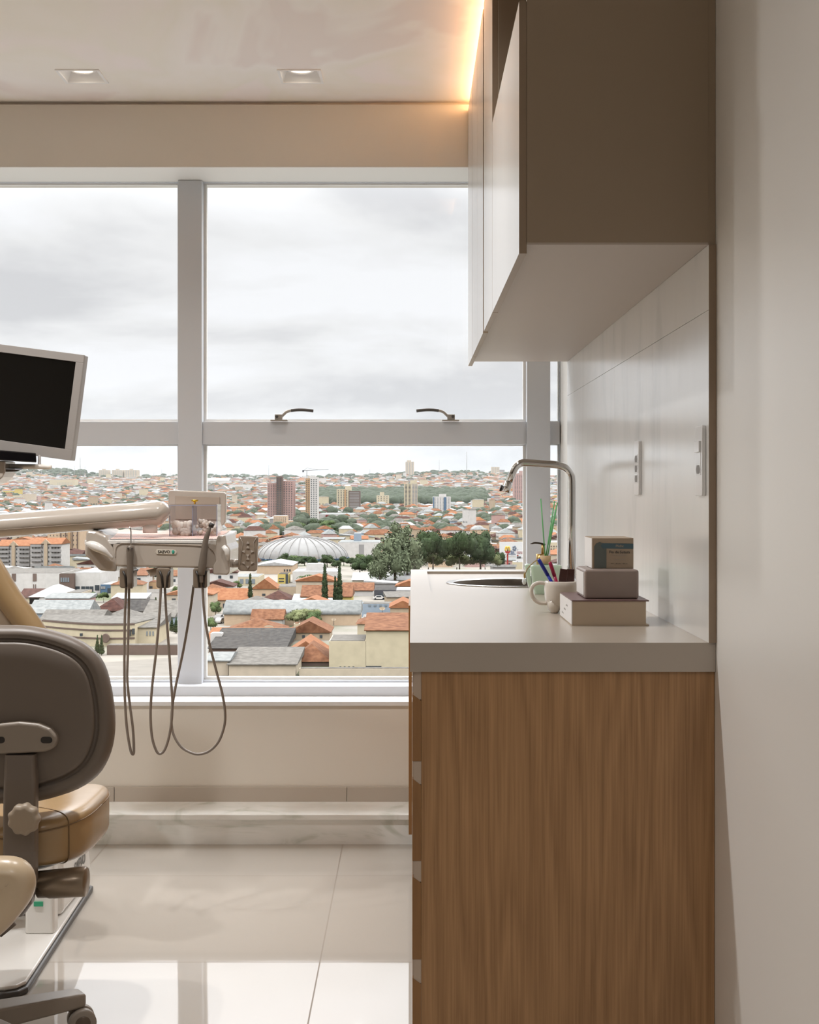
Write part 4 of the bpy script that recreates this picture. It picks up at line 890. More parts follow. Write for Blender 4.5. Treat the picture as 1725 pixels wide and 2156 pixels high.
B('house', 'house with a rusty terracotta roof beside the cream extension', 'house', 612, 695, 1393, 1403, 14, 'brown', 'hip', 'terra', 3.2)
B('house', 'grey block gabled house with a terracotta roof', 'house', 604, 684, 1380, 1392, 14, 'grey', 'gy', 'orange', 3.0)
B('house', 'beige gabled house with a low brown tiled roof', 'house', 609, 694, 1332, 1348, 12, 'beige', 'gy', 'terra', 2.8, [('g', .25, .9, .2, .8, 3, 1, .3, .6, 0)])
B('house', 'hip-roofed terracotta house behind the orange roof', 'house', 474, 596, 1330, 1340, 14, 'beige', 'hip', 'terra', 2.8)
B('chimney_tower', 'small cream chimney turret among the tiled roofs', 'chimney', 619, 631, 1313, 1330, 2, 'cream', 'flat', 'terra', D=Dof(1345))
B('warehouse', 'long barrel-roofed hall with peach and grey side wall', 'warehouse', 472, 757, 1294, 1317, 15, 'peach', 'barrel', 'steel', 3.2)
B('house', 'white gabled house leaning roof before the barrel-roofed hall', 'house', 530, 595, 1305, 1322, 9, 'white', 'gx', 'terra', 2.4)
B('house', 'yellow house with a broad terracotta roof by the cypresses', 'house', 635, 740, 1257, 1274, 16, 'yellow', 'gx', 'terra', 3.2, [('g', .55, .95, .3, .8, 2, 1, .3, .8, 1)])
B('shed', 'white sheet-roofed shed in front of the yellow house', 'shed', 616, 697, 1269, 1277, 10, 'grey', 'shed', 'white', 2.0)
B('house', 'cream house with a large orange gable roof', 'house', 532, 583, 1240, 1256, 12, 'peach', 'gy', 'orange', 3.4, [('g', .3, .95, .55, .95, 2, 1, .4, .7, 0)])
B('low_building', 'long tan wall building beside the cream gabled house', 'building', 583, 655, 1236, 1254, 13, 'beige', 'flat', 'fibre')
B('house', 'house with a weathered terracotta roof near the window post', 'house', 436, 520, 1264, 1281, 14, 'beige', 'gx', 'orange', 3.2, [(.4, .5, .4, .9, 0)])
B('house', 'brown-roofed house with a dish on it', 'house', 553, 612, 1262, 1274, 12, 'brown', 'hip', 'brown', 2.4)
B('white_hall', 'white flat-roofed block with a raised centre', 'building', 616, 712, 1204, 1228, 22, 'white', 'flat', 'white')
B('roof_block', 'small white stair block on the white hall', 'building', 645, 680, 1188, 1205, 8, 'white', 'flat', 'white', D=Dof(1228)+6)
B('warehouse', 'beige industrial hall in front of the arena trees', 'warehouse', 541, 615, 1191, 1209, 30, 'peach', 'gy', 'sand' if 0 else 'white', 1.5, [('g', .75, .98, .3, .8, 3, 1, .5, .5, 0)])
B('low_building', 'low cream shop building left of the yellow sign', 'building', 436, 545, 1215, 1233, 20, 'cream', 'flat', 'steel', 1, [('g', .5, .95, .2, .8, 4, 1, .6, .9, 1)])
B('shop', 'shop front with a bold yellow and black fascia', 'shop', 585, 607, 1209, 1229, 10, 'yellow', 'flat', 'dark', 1, [(.75, 1, .0, 1, 0), (.1, .6, .4, .5, 0), (.1, .6, .7, .8, 0)])
B('yard_wall', 'grey metal yard wall near the window post', 'fence', 436, 487, 1231, 1246, 3, 'slate', 'flat', 'fibre')  # grey wall closing off the yard
B('workshop', 'charcoal workshop with a dark open front', 'shop', 788, 834, 1243, 1263, 14, 'dgrey', 'flat', 'dark', 1, [(.2, .8, .3, .95, 0)])
B('workshop', 'light grey workshop touching the charcoal one', 'shop', 834.5, 866, 1243, 1263, 14, 'grey', 'flat', 'white', 1, [(.2, .6, .4, .8, 0)])
B('factory_wall', 'blue grey wall building lined with air conditioners', 'building', 762, 870, 1272, 1299, 8, 'ltblue', 'flat', 'fibre', 1, [('g', .1, .95, .0, .2, 8, 1, .45, .8, 1)])
B('house', 'tall beige house with a rust tiled roof by the counter edge', 'house', 822, 875, 1280, 1313, 14, 'beige', 'gy', 'orange', 2.0)
B('house', 'white double-roofed outbuilding with a satellite dish', 'house', 764, 806, 1300, 1314, 9, 'white', 'flat', 'white')
B('house', 'red-roofed cottage just under the white hall', 'house', 655, 712, 1225, 1236, 13, 'beige', 'hip', 'terra', 2.6)
B('house', 'white walled house with low red roof right of the cypresses', 'house', 722, 785, 1244, 1255, 14, 'white', 'gx', 'terra', 2.4)
B('warehouse', 'white sheet-roofed sheds spread below the big trees', 'warehouse', 742, 866, 1222, 1236, 34, 'sand', 'gx', 'white', 2.0)
# --- mid distance
B('office_block', 'blank white panelled block with a hanging blue banner', 'building', 712, 800, 1142, 1172, 36, 'white', 'flat', 'steel', 1, [(.50, .62, .15, .98, 2)])
B('roof_block', 'grey stair tower on the white panelled block', 'building', 745, 760, 1123, 1143, 10, 'ltblue', 'flat', 'white', D=Dof(1172)+15)
mall = B('shopping_mall', 'long white mall with a red emblem on its wall', 'building', 668, 743, 1083, 1098, 90, 'white', 'flat', 'steel')
a_ = P(686, 1086, Dof(1098)-1); e_ = MB(); s3 = .9
for q_ in ((0, 8, 0, 1.2), (0, 1.2, -8, 0), (7, 8.2, -9, 0), (0, 8, -9.2, -8), (2, 6, -5, -3.8), (3.4, 4.6, -7, -2)): e_.box(a_.x+q_[0]*s3, a_.x+q_[1]*s3, a_.y-.6, a_.y+.8, a_.z+q_[2]*s3*.8, a_.z+q_[3]*s3*.8)
e_.build('emblem', WM['red'], mall)
def tower(lab, x0, x1, yt, yb, dep, wall, nc, nr, fw=.45, fh=.4, mi=0, name='apartment_tower', top=None, strips=None, D=None):
    r = B(name, lab, 'tower', x0, x1, yt, yb, dep, wall, 'flat', 'white', 1, [('g', .04, .96, .03, .95, nc, nr, fw, fh, mi)] if nc else None, D=D)
    D = D or Dof(yb)
    if top: a, b_ = P(top[0], top[2], D+dep*.3), P(top[1], yt+1, D+dep*.3); MB().box(a.x, b_.x, a.y, a.y+dep*.4, b_.z-1, a.z).build('roof_block', WM[wall], r)
    for sx0, sx1, c_ in (strips or []):
        a, b_ = P(sx0, yt, D-.5), P(sx1, yb, D-.5); MB().box(a.x, b_.x, D-.55, D-.16, b_.z, a.z-.4).build('facade_strip', WM[c_], r)
    return r
TB = 1100
tower('raw concrete apartment tower with a darker unfinished core', 563, 585, 1017, TB, 22, 'pink', 4, 22)
tower('darker unfinished core of the raw concrete tower', 582, 594, 1003, TB, 16, 'brown', 2, 20, .5, .5, D=Dof(TB)-8)
tower('right-hand slab of the raw concrete tower', 595, 618, 1012, TB, 24, 'pink', 4, 22)
tB = tower('grey tower under construction below the crane', 653, 669, 1005, 1100, 20, 'white', 3, 22, top=(652, 664, 1002))
tower('bare brick flank of the tower under the crane', 643.5, 652.8, 1007, 1100, 18, 'tan', 2, 20, .4, .5)
tower('wide cream apartment tower between crane tower and forest', 709, 734, 1030, 1083, 26, 'cream', 4, 14, strips=[(725, 729, 'tan')], top=(727, 740, 1023))
tower('striped grey and white wing of the wide cream tower', 734.5, 758, 1034, 1083, 26, 'brown', 1, 14, .96, .5, 2)
tower('small cream block in front of the dark forest', 793, 819, 1043, 1072, 22, 'cream', 4, 7, .3, .35, top=(800, 809, 1036))
tower('tall pale yellow tower rising from the forest edge', 851, 867, 1018, 1078, 22, 'yellow' if 0 else 'cream', 2, 20, .6, .5, top=(864, 878, 1011))
tower('grey-striped half of the tall pale yellow tower', 867.5, 879.5, 1018, 1078, 22, 'sand', 2, 20, .7, .5, 1)
tower('lone tall tower standing on the skyline', 854, 872, 972, 1009, 30, 'sand', 3, 20, .45, .45, 1, top=(857, 866, 969))
tower('white tower with a dark blue strip down its face', 912, 949.5, 1046, 1086, 24, 'white', 6, 12, .45, .35, 1, top=(925, 940, 1040), strips=[(935, 940, 'blue'), (912, 914.5, 'blue')])
tower('pinkish brick tower behind the window post', 1082, 1107, 997, 1065, 24, 'pink', 5, 22, .45, .4, top=(1094, 1105, 991))
tower('pair-of-slabs block on the skyline near the window edge', 1035, 1052, 983, 1007, 30, 'sand', 3, 14, .45, .4, 1)
for x0, x1, l_ in ((208, 228, 'leftmost of three matching blocks on the skyline'), (235.5, 258, 'middle one of three matching blocks on the skyline'), (262, 289.5, 'rightmost and widest of three matching blocks on the skyline')):
    tower(l_, x0, x1, 990, 1008, 40, 'sand', 5, 9, .4, .5, 1, top=((x0+x1)/2-3, (x0+x1)/2+3, 987))
B('hotel', 'low red and white striped block left of the blue-striped tower', 'building', 857, 880, 1076, 1092, 20, 'red', 'flat', 'white', 1, [('g', .05, .95, .1, .9, 5, 3, .7, .4, 2)])
B('hotel', 'white block joining the red block and the blue-striped tower', 'building', 880.5, 911, 1068, 1087, 20, 'white', 'flat', 'white', 1, [('g', .4, .98, .15, .9, 5, 3, .7, .4, 0)])
B('hotel', 'orange-cornered white block right of the blue-striped tower', 'building', 950, 986, 1067, 1082, 24, 'orange', 'flat', 'white', 1, [('g', .02, .98, .12, .92, 8, 3, .7, .4, 1)])
B('school', 'long pale yellow building right of the forest', 'building', 1013, 1044, 1068, 1080, 24, 'cream', 'flat', 'white', 1, [('g', .05, .95, .4, .8, 8, 1, .5, .8, 1)])
B('water_tower', 'slim white water tower over the pale yellow building', 'tower', 1027, 1034, 1049, 1070, 8, 'white', 'flat', 'white')
B('apartment_row', 'cream low-rise flats below the raw concrete tower', 'building', 540, 575, 1092, 1110, 16, 'cream', 'flat', 'white', 1, [('g', .03, .97, .1, .9, 8, 4, .35, .4, 1)])
B('apartment_row', 'peach four-storey flats before the raw concrete tower', 'building', 576, 604, 1086, 1116, 16, 'peach', 'flat', 'white', 1, [('g', .03, .97, .08, .9, 6, 6, .35, .4, 0)])
B('apartment_row', 'lower peach flats reaching towards the crane tower', 'building', 604.5, 636, 1096, 1112, 16, 'peach', 'flat', 'white', 1, [('g', .03, .97, .1, .9, 8, 3, .35, .4, 0)])
B('warehouse', 'long salmon roofed hall left of the cream flats', 'warehouse', 502, 555, 1110, 1120, 24, 'peach', 'gx', 'terra', 2.4)
B('church', 'white church with a gabled front high on the far slope', 'church', 460, 480, 1030, 1040, 30, 'sand', 'gy', 'white', 9)
B('warehouse', 'long white shed beside the church on the far slope', 'warehouse', 483, 529, 1020, 1031, 60, 'white', 'flat', 'white')
B('warehouse', 'broad white hall on the far ridge by the window post', 'warehouse', 434, 482, 1012, 1022, 60, 'white', 'gx', 'white', 8)
B('hospital', 'long cream institutional block on the far slope below the masts', 'building', 104, 158, 1010, 1028, 40, 'cream', 'flat', 'white', 1, [('g', .3, .9, .3, .9, 10, 3, .4, .4, 1)])
B('office_block', 'grey glass-banded office beneath the institutional block', 'building', 100, 122, 1022, 1034, 26, 'white', 'flat', 'steel', 1, [('g', .25, .98, .1, .95, 1, 4, .96, .5, 2)])
B('hotel', 'orange and yellow block among the far houses', 'building', 6, 32, 1034, 1047, 24, 'yellow', 'flat', 'white', 1, [('g', .05, .95, .1, .9, 6, 3, .5, .4, 3)])
B('apartment_row', 'cream three-storey block right of the orange block', 'building', 27, 50, 1043, 1056, 20, 'cream', 'flat', 'white', 1, [('g', .05, .95, .2, .9, 7, 2, .4, .5, 3)])
B('office_block', 'blank pale concrete block above the tray arm', 'building', 48, 70, 1040, 1066, 20, 'sand', 'flat', 'white')
B('office_block', 'grey slab windowed block beside the blank concrete block', 'building', 70.5, 80, 1044, 1063, 20, 'pink', 'flat', 'white', 1, [('g', .05, .95, .1, .9, 3, 4, .5, .5, 0)])
B('warehouse', 'teal-roofed warehouse above the tray arm', 'warehouse', 108, 118, 1047, 1051, 20, 'mint', 'flat', 'white')
B('warehouse', 'long slate-blue shed on the slope by the window post', 'warehouse', 244, 287, 1043, 1052, 24, 'slate', 'flat', 'steel')
# --- left pane
B('warehouse', 'large off-white commercial block with two orange shutters', 'building', -20, 125, 1207, 1249, 30, 'white', 'flat', 'fibre', 1, [(.31, .37, .02, .4, 3), (.615, .67, .02, .4, 3), (.315, .33, .55, .85, 3), (.347, .36, .55, .85, 3), (.62, .635, .55, .85, 3), (.65, .662, .55, .85, 3)])
B('office_block', 'brown clad section joining the off-white block and showroom', 'building', 125.5, 155.5, 1208, 1249, 26, 'brown', 'flat', 'fibre', 1, [('g', .05, .7, .2, .42, 4, 1, .7, 1, 1), ('g', .05, .7, .75, .95, 2, 1, .6, 1, 1)])
B('showroom', 'white showroom with a strip of large ground floor windows', 'building', 156, 211, 1206, 1248, 30, 'white', 'flat', 'white', 1, [(.03, .22, .68, .95, 0), ('g', .27, .75, .68, .95, 3, 1, .88, 1, 0), (.80, .97, .62, .88, 0)])
B('shop', 'blue shop building right of the white showroom', 'shop', 212, 248, 1231, 1249, 16, 'blue', 'flat', 'white', 1, [('g', .02, .28, .2, .5, 3, 1, .8, 1, 2), (.4, .8, .4, .95, 0)])
B('house', 'modern house with white and plum walls behind the instruments', 'house', 284, 308, 1212, 1244, 12, 'white', 'shed', 'terra', 2, [(.2, .5, .15, .3, 0), (.45, .6, .5, .85, 0)])
B('house', 'low tan house right of the modern house', 'house', 308.5, 330, 1226, 1242, 12, 'tan', 'flat', 'terra', 1, [(.3, .6, .5, .8, 0)])
B('warehouse', 'white-walled depot with a dirty roof behind the hoses', 'warehouse', 291, 378, 1249, 1262, 18, 'white', 'flat', 'fibre')
B('market_hall', 'white tent-like roofed hall before the off-white block', 'building', 62, 139, 1257, 1272, 20, 'white', 'hip', 'white', 3.2, [('g', .2, .9, .3, .8, 4, 1, .25, .6, 0)])
B('workshop', 'stained cream workshop right of the tent-like hall', 'building', 139.5, 172, 1248, 1274, 14, 'sand', 'flat', 'fibre')
B('house', 'low dark-roofed house beside the chair backrest', 'house', 40, 82, 1259, 1272, 14, 'cream', 'gx', 'brown', 2.5)
B('warehouse', 'grey sheet metal shed with a ribbed pale roof', 'warehouse', 60, 183, 1292, 1306, 15, 'ltblue', 'gx', 'steel', 3.2)
B('warehouse', 'wide brown-grey roofed factory behind the curved building', 'warehouse', 84, 210, 1308, 1318, 16, 'beige', 'gx', 'fibre', 2.4)
B('house', 'dark red hip-roofed house in the left pane', 'house', 198, 262, 1286, 1296, 15, 'brown', 'hip', 'brown', 3.2)
B('warehouse', 'dark grey-roofed shed behind the hoses', 'warehouse', 262, 312, 1288, 1296, 18, 'grey', 'gx', 'dark', 2.8)
B('warehouse', 'long sloping grey roof shed beside the window post', 'warehouse', 300, 366, 1300, 1322, 24, 'ltblue', 'gx', 'fibre', 3.5)
B('warehouse', 'low hip-roofed store behind the curved facade', 'warehouse', 212, 285, 1302, 1310, 14, 'beige', 'hip', 'fibre', 2.0)
# curved art deco building
cb_ = thing('corner_building', (-57, 300, gz(-57, 300)), 'curved cream art deco building with brown bands', 'building')
Dn = Dof(1360); w = MB(); cs = []
for k in range(13):
    t_ = k/12; x = 88+196*t_; D_ = Dn+9*(1-t_)**1.5-3*math.sin(t_*math.pi); cs.append((P(x, 0, D_).x, D_))
zt_ = P(0, 1314, Dn).z; zb_ = P(0, 1364, Dn).z; pl = cs+[(cs[-1][0]+3, Dn+16), (cs[0][0]-2, Dn+22)]
w.prism(pl, zb_-1, zt_, 'z'); w.build('wall', WM['cream'], cb_)
MB().prism([(a+.3*(-57-a)/60, b_+.4) for a, b_ in pl], zt_+.02, zt_+.25, 'z').build('roof', RM['fibre'], cb_)
for yy in (1315.5, 1328, 1345):
    z_ = P(0, yy, Dn).z; MB().rings([[Vector((a, b_-.15, z_)), Vector((a, b_+.1, z_)), Vector((a, b_+.1, z_+.35)), Vector((a, b_-.15, z_+.35))] for a, b_ in cs], smooth=False).build('band', WM['brown'], cb_)
FOOT.append((cs[0][0]-6, cs[-1][0]+6, Dn-8, Dn+26))
c_ = P(222, 1344, Dn-2.2); MB().rings([[c_+Vector((r_*math.cos(t_), d, r_*math.sin(t_)*1.15)) for t_ in [2*math.pi*i/24 for i in range(24)]] for r_, d in ((.75, 0), (.9, 0), (.9, .5), (.75, .5))]).build('round_window', WM['brown'], cb_)
for x, y0, y1 in ((272, 1326, 1339), (280, 1324, 1336), (170, 1334, 1340)):
    D_ = Dn-1; a, b_ = P(x-2.5, y0, D_), P(x+2.5, y1, D_); cube_part('window', cb_, CW[0], ((a.x+b_.x)/2, D_+.6, (a.z+b_.z)/2), (b_.x-a.x, .8, a.z-b_.z))
B('corner_wing', 'straight cream wing of the curved building with brown coping', 'building', 285, 328, 1322, 1358, 18, 'cream', 'shed', 'fibre', 2.0, [('g', .5, .95, .2, .45, 3, 1, .4, 1, 1)])
B('perimeter_wall', 'brown brick boundary wall below the curved building', 'wall', 225, 378, 1359, 1379, 3, 'brown', 'flat', 'fibre')
pk = MB(); pts = [P(190, 1400, Dof(1400)), P(378, 1386, Dof(1386)), P(378, 1440, Dof(1440)), P(120, 1440, Dof(1440))]; pk.prism([(p.x, p.y) for p in pts], gz(0, 260)-.3, gz(0, 260)+.25, 'z'); tag(pk.build('parking_lot', mat('yard_paving', dull('b9b1a4', .24), .95, var=.08, vscale=.3, spec=.1)), 'paved grey yard at the bottom of the left pane', 'pavement')
# balcony apartment blocks
def balcony_block(lab, x0, x1, yt, yb, nx):
    r = B('apartment_building', lab, 'building', x0, x1, yt, yb, 16, 'white', 'gx', 'orange', 2.6, [('g', .02, .98, .04, .98, nx, 6, .22, .42, 0)])
    D = Dof(yb); n = 6; H_ = (yb-yt)/n
    for k in range(n):
        for s0, s1 in ((x0, x0+(x1-x0)*.36), (x0+(x1-x0)*.66, x1)):
            a, b_ = P(s0, yt+H_*(k+.0)+1, D-1.2), P(s1, yt+H_*(k+.45)+1, D-1.2); MB().box(a.x, b_.x, D-1.3, D-.05, b_.z, a.z).build('balcony', WM['grey'], r)
    xm = x0+(x1-x0)*.5; a, b_ = P(xm-3.5, yt-8, D-1), P(xm+3.5, yb, D-1)
    MB().box(a.x, b_.x, D-1.2, D-.05, b_.z, a.z).build('stair_tower', WM['beige'], r)
    a = P(xm-10, yt-1, D-.8); b_ = P(xm+10, yt-11, D-.8); MB().prism([(a.x, a.z), (b_.x, a.z), ((a.x+b_.x)/2, b_.z)], D-.9, D-.1, 'y').build('gable', WM['beige'], r)
balcony_block('grey and white balcony block at the edge of the left pane', -6, 62, 1150, 1205, 9)
balcony_block('grey and white balcony block next to the beige high-rise', 64, 128, 1146, 1207, 9)
tower('tall beige high-rise with brown vertical bands under the tray arm', 100, 168, 1090, 1186, 26, 'peach', 9, 9, .16, .3, 0, strips=[(127, 128.6, 'brown'), (137, 138.6, 'brown'), (143, 148, 'tan'), (151, 152.6, 'brown'), (162, 163.6, 'brown')])

# --- arena with a shallow dome
ar_ = thing('arena', (P(636, 0, Dof(1186)+36).x, Dof(1186)+36, gz(0, 690)), 'round sports arena with a weathered grey dome and blue rim', 'arena')
aD = Dof(1186)+36; rr_ = 97/F*aD; c0 = Vector((P(636, 0, aD).x, aD, 0)); zr_ = P(0, 1174, aD).z; za = P(0, 1130, aD).z
M_dome = rampmat('dome_weathered', [(.3, dull('8d8982', .25)), (.5, dull('b0ada8', .25)), (.66, dull('bab8b4', .25)), (.82, dull('a08262', .25))], (1, 1, 1), .12, .7, detail=8)
pr_ = [(rr_*math.cos(t_*math.pi/2/10*.999), (za-zr_)*math.sin(t_*math.pi/2/10)**1.0) for t_ in range(0, 11)]
dm = MB(); dm.lathe(pr_, (c0.x, c0.y, zr_), 64, cap=False); dm.build('dome', M_dome, ar_)
rb = MB().lathe([(rr_*.20, (za-zr_)*.985), (rr_*.2, (za-zr_)*1.05), (rr_*.01, (za-zr_)*1.07)], (c0.x, c0.y, zr_), 40, cap=False).build('lantern', WM['grey'], ar_)
for k in range(28):
    a = 2*math.pi*k/28; MB().tube([c0+Vector((r_*math.cos(a), r_*math.sin(a), zr_+z+.15)) for r_, z in pr_[:10]], .22, 4).build('dome_rib', WM['grey'], ar_)
    d = Vector((math.cos(a), math.sin(a), 0)); n_ = Vector((-d.y, d.x, 0)); b0 = c0+d*rr_*.92+Vector((0, 0, zr_-4.5)); t0 = c0+d*rr_*1.03+Vector((0, 0, zr_+.2))
    f_ = MB(); f_.add([b0-n_*.5, b0+n_*.5, t0-n_*1.6, t0+n_*1.6, t0-d*4-n_*1.6, t0-d*4+n_*1.6], [(0, 1, 3, 2), (2, 3, 5, 4), (0, 2, 4), (1, 5, 3), (0, 4, 5, 1)]); f_.build('buttress', WM['blue'], ar_)
MB().lathe([(rr_*.99, -1.6), (rr_*1.01, -.2), (rr_*.96, .3)], (c0.x, c0.y, zr_), 56, cap=False).build('rim', WM['blue'], ar_)
MB().lathe([(rr_*.90, -12), (rr_*.90, -1.0)], (c0.x, c0.y, zr_), 48, cap=False).build('drum', WM['sand'], ar_)
FOOT.append((c0.x-rr_, c0.x+rr_, aD-rr_, aD+rr_))

# --- crane, masts, signs
cr_ = thing('tower_crane', P(646, 1100, Dof(1100)+8), 'tower crane standing over the unfinished tower', 'crane'); D = Dof(1100)+8
MB().box(P(645.6, 0, D).x, P(646.8, 0, D).x, D-.3, D+.3, P(0, 1100, D).z, P(0, 990, D).z).build('mast', WM['grey'], cr_)
MB().tube([P(637, 991, D), P(692, 988.5, D)], .32, 5).build('jib', WM['grey'], cr_)
MB().box(P(637, 0, D).x, P(640, 0, D).x, D-.8, D+.8, P(0, 994.5, D).z, P(0, 990, D).z).build('counterweight', WM['dgrey'], cr_)
MB().tube([P(640, 990.5, D), P(646.3, 985.5, D), P(670, 989, D)], .12, 4).build('tie', WM['grey'], cr_)
for i, (x, yt) in enumerate(((129, 985), (143, 982), (157, 981), (169, 963), (179, 982), (87, 987), (341, 987), (324, 994), (925, 968), (983, 951), (566, 979), (779, 988), (360, 993))):
    D = 4700; w_ = .5 if x not in (169, 983, 87) else 1.5; b0 = P(x, 1008, D); t0 = P(x, yt, D); m_ = MB()
    for sx, sy in ((-1, -1), (1, -1), (0, 1)): m_.tube([b0+Vector((sx*w_, sy*w_, -12)), t0+Vector((sx*w_*.2, sy*w_*.2, 0))], .28, 4)
    for k in range(1, 7): zz_ = b0.z+(t0.z-b0.z)*k/7; m_.box(b0.x-w_*(1-k/8), b0.x+w_*(1-k/8), D-w_*.5, D+w_*.5, zz_, zz_+.4)
    r = tag(m_.build('radio_mast', WM['grey']), ['thin radio mast on the treed hill', 'second thin mast along the treed hill', 'mast just left of the tall lattice mast', 'tallest lattice mast on the treed hill', 'thin mast just right of the tall lattice mast', 'lattice mast above the monitor shelf end', 'mast near the window post on the skyline', 'short mast right of the three matching blocks', 'thin mast left of the tall skyline mast', 'tall lattice mast over the far suburb', 'faint mast left of the concrete tower', 'faint mast left of the lone skyline tower', 'short mast touching the window post'][i], 'mast')
def panel(name, lab, x0, x1, y0, y1, D, m, posts, pc='slate', yb=None):
    r = thing(name, P((x0+x1)/2, y1, D), lab, 'sign'); a, b_ = P(x0, y0, D), P(x1, y1, D); MB().box(a.x, b_.x, D, D+.5, b_.z, a.z).build('panel', m, r)
    for x in posts: p = P(x, y1, D); MB().cyl((p.x, D+.3, gz(p.x, D)), (p.x, D+.3, p.z+.2), .25, n=8).build('post', WM[pc], r)
    return r
D = 640; M_wh2 = cm('sign_white', 'e9e7e4', .6, 0); M_red = cm('sign_red', 'b5342c', .5, 0); M_yel = cm('sign_yellow', 'f0c322', .5, 0); M_navy = cm('sign_blue_grey', '7f8ba0', .6, 0); M_blk2 = cm('sign_black', '3a3a3c', .6, 0)
pb = panel('billboard', 'wide white billboard with blue grey script behind the burger sign', 1052, 1108, 1141, 1171, D+14, M_wh2, (1060, 1095)); 
text('Park', 'lettering', M_navy, pb, P(1080, 1161, D+13.9), (1, 0, .15), (-.15, 0, 1), 2.0, .03); text('Shopping', 'lettering', M_navy, pb, P(1079, 1166.5, D+13.9), (1, 0, 0), (0, 0, 1), .8, .03)
fl = MB()
for k in range(5): a = k*1.257; c_ = P(1083.5+2.8*math.cos(a), 1154+2.8*math.sin(a)*1.2, D+13.8); fl.superell(c_, (.42, .1, .42), 1, 1, 10, 6)
fl.build('flower_emblem', M_navy, pb)
pm = thing('restaurant_sign', P(1069, 1186, D), 'red pole sign topped by yellow double arches', 'sign')
p = P(1069, 1200, D); MB().box(p.x-.35, p.x+.35, D-.3, D+.3, gz(p.x, D), P(0, 1166, D).z).build('pole', M_red, pm)
MB().prism([(P(x, y, D).x, P(x, y, D).z) for x, y in [(1064, 1160.5), (1074.5, 1160.5), (1074.5, 1163), (1071, 1165.4), (1067, 1165.4), (1064, 1163)]], D-.5, D+.5).build('sign_box', M_red, pm)
MB().tube([P(1067.2, 1168.5, D), P(1070.6, 1168.5, D)], .35, 6).build('lower_disc', M_red, pm)
mm = MB()
for sx in (-1, 1):
    cx = 1069+sx*2.45; mm.tube([P(cx+2.35*math.cos(R(t_)), 1160.3-9.3*math.sin(R(t_)), D-.2) for t_ in range(0, 181, 15)], .36, 6)
mm.build('arches', M_yel, pm)
p5 = panel('price_billboard', 'white billboard with red headline and large 500', 1086.5, 1112, 1159, 1182, D-8, M_wh2, (1090, 1104))
text('INSCREVA-SE AGORA', 'lettering', M_red, p5, P(1088.5, 1162.3, D-8.1), (1, 0, 0), (0, 0, 1), .42, .02, 'LEFT'); text('COM TAXA ZERO', 'lettering', M_red, p5, P(1088.5, 1165.2, D-8.1), (1, 0, 0), (0, 0, 1), .42, .02, 'LEFT')
text('500', 'lettering', M_blk2, p5, P(1088.5, 1174, D-8.1), (1, 0, 0), (0, 0, 1), .85, .05, 'LEFT'); text('bolsas', 'lettering', M_blk2, p5, P(1098.5, 1174.5, D-8.1), (1, 0, 0), (0, 0, 1), .45, .02, 'LEFT')
MB().superell(P(1090.5, 1169.4, D-8.1), (.35, .08, .3), 1, 1, 10, 6).build('red_dot', M_red, p5)
B('low_building', 'cream plinth building under the white price billboard', 'building', 1082, 1110, 1184, 1204, 10, 'cream', 'flat', 'white', D=D-10)
B('showroom', 'grey-white garage block on a grass bank near the billboards', 'building', 1034, 1060, 1120, 1136, 16, 'sand', 'flat', 'white')
B('low_building', 'peach windowed block seen past the reeds', 'building', 1157, 1182, 1142, 1170, 16, 'cream', 'flat', 'white', 1, [('g', .05, .95, .2, .8, 4, 3, .5, .5, 3)])
yp = thing('yellow_frame', P(190, 1215, Dof(1215)+30), 'slanting yellow pergola bars behind the showroom', 'pergola'); D = Dof(1215)+30
for k in range(8): MB().tube([P(160+k*9, 1212, D), P(176+k*9, 1196, D+4)], .28, 4).build('bar', M_yel, yp)
dish_pos = [(823, 1304, 3.0), (805, 1283, 1.6), (592, 1291, .8), (566, 1327, 2.6), (703, 1305, 1.2), (594, 1270, 2.6), (476, 1252, 1.4), (652, 1229, 2.0)]
dl = ['large mesh dish on the rusty roof by the counter', 'mesh dish above the white outbuilding', 'small dark dish on the barrel-roofed hall', 'mesh dish on the brown hip roof', 'dish on the terracotta roof below the cypresses', 'wide mesh dish on the brown roof', 'small dish on the roof near the window post', 'dish between the palm and the cypresses']
for (x, y, w_), l_ in zip(dish_pos, dl):
    D = Dof(y+18); r = thing('satellite_dish', P(x, y+5, D), l_, 'dish'); c_ = P(x, y, D)
    MB().rings([[c_+Vector((w_*.5*s_*math.cos(t_), w_*.18*s_*math.sin(t_)-.15*s_, w_*.28*s_*math.sin(t_)+.22*w_*s_*s_-.1)) for t_ in [2*math.pi*i/18 for i in range(18)]] for s_ in (.05, .5, .8, 1.0)], cap=False).build('bowl', WM['beige'], r)
    MB().cyl(c_+Vector((0, .2, -.2-w_)), c_, .07, n=6).build('mast', WM['dgrey'], r)
def car(x, y, col, lab, rz=0):
    D = Dof(y); r = thing('car', P(x, y, D), lab, 'car'); o = P(x, y, D); b_ = MB(); b_.prism([(o.x-2.1, o.z+.3), (o.x+2.1, o.z+.3), (o.x+2.1, o.z+.8), (o.x+1.2, o.z+.95), (o.x+.7, o.z+1.45), (o.x-1.0, o.z+1.45), (o.x-1.6, o.z+.95), (o.x-2.1, o.z+.85)], D-.85, D+.85); b_.build('body', WM[col], r, bevel=.08)
    for s_ in (-1, 1): MB().box(o.x-.9, o.x+.6, D+s_*.86-.02, D+s_*.86+.02, o.z+.98, o.z+1.36).build('window', M_win, r)
    for sx in (-1.3, 1.3):
        for sy in (-.75, .75): MB().cyl((o.x+sx, D+sy-.1, o.z+.32), (o.x+sx, D+sy+.1, o.z+.32), .32, n=12).build('wheel', WM['dgrey'], r)
    r.rotation_euler = (0, 0, rz)
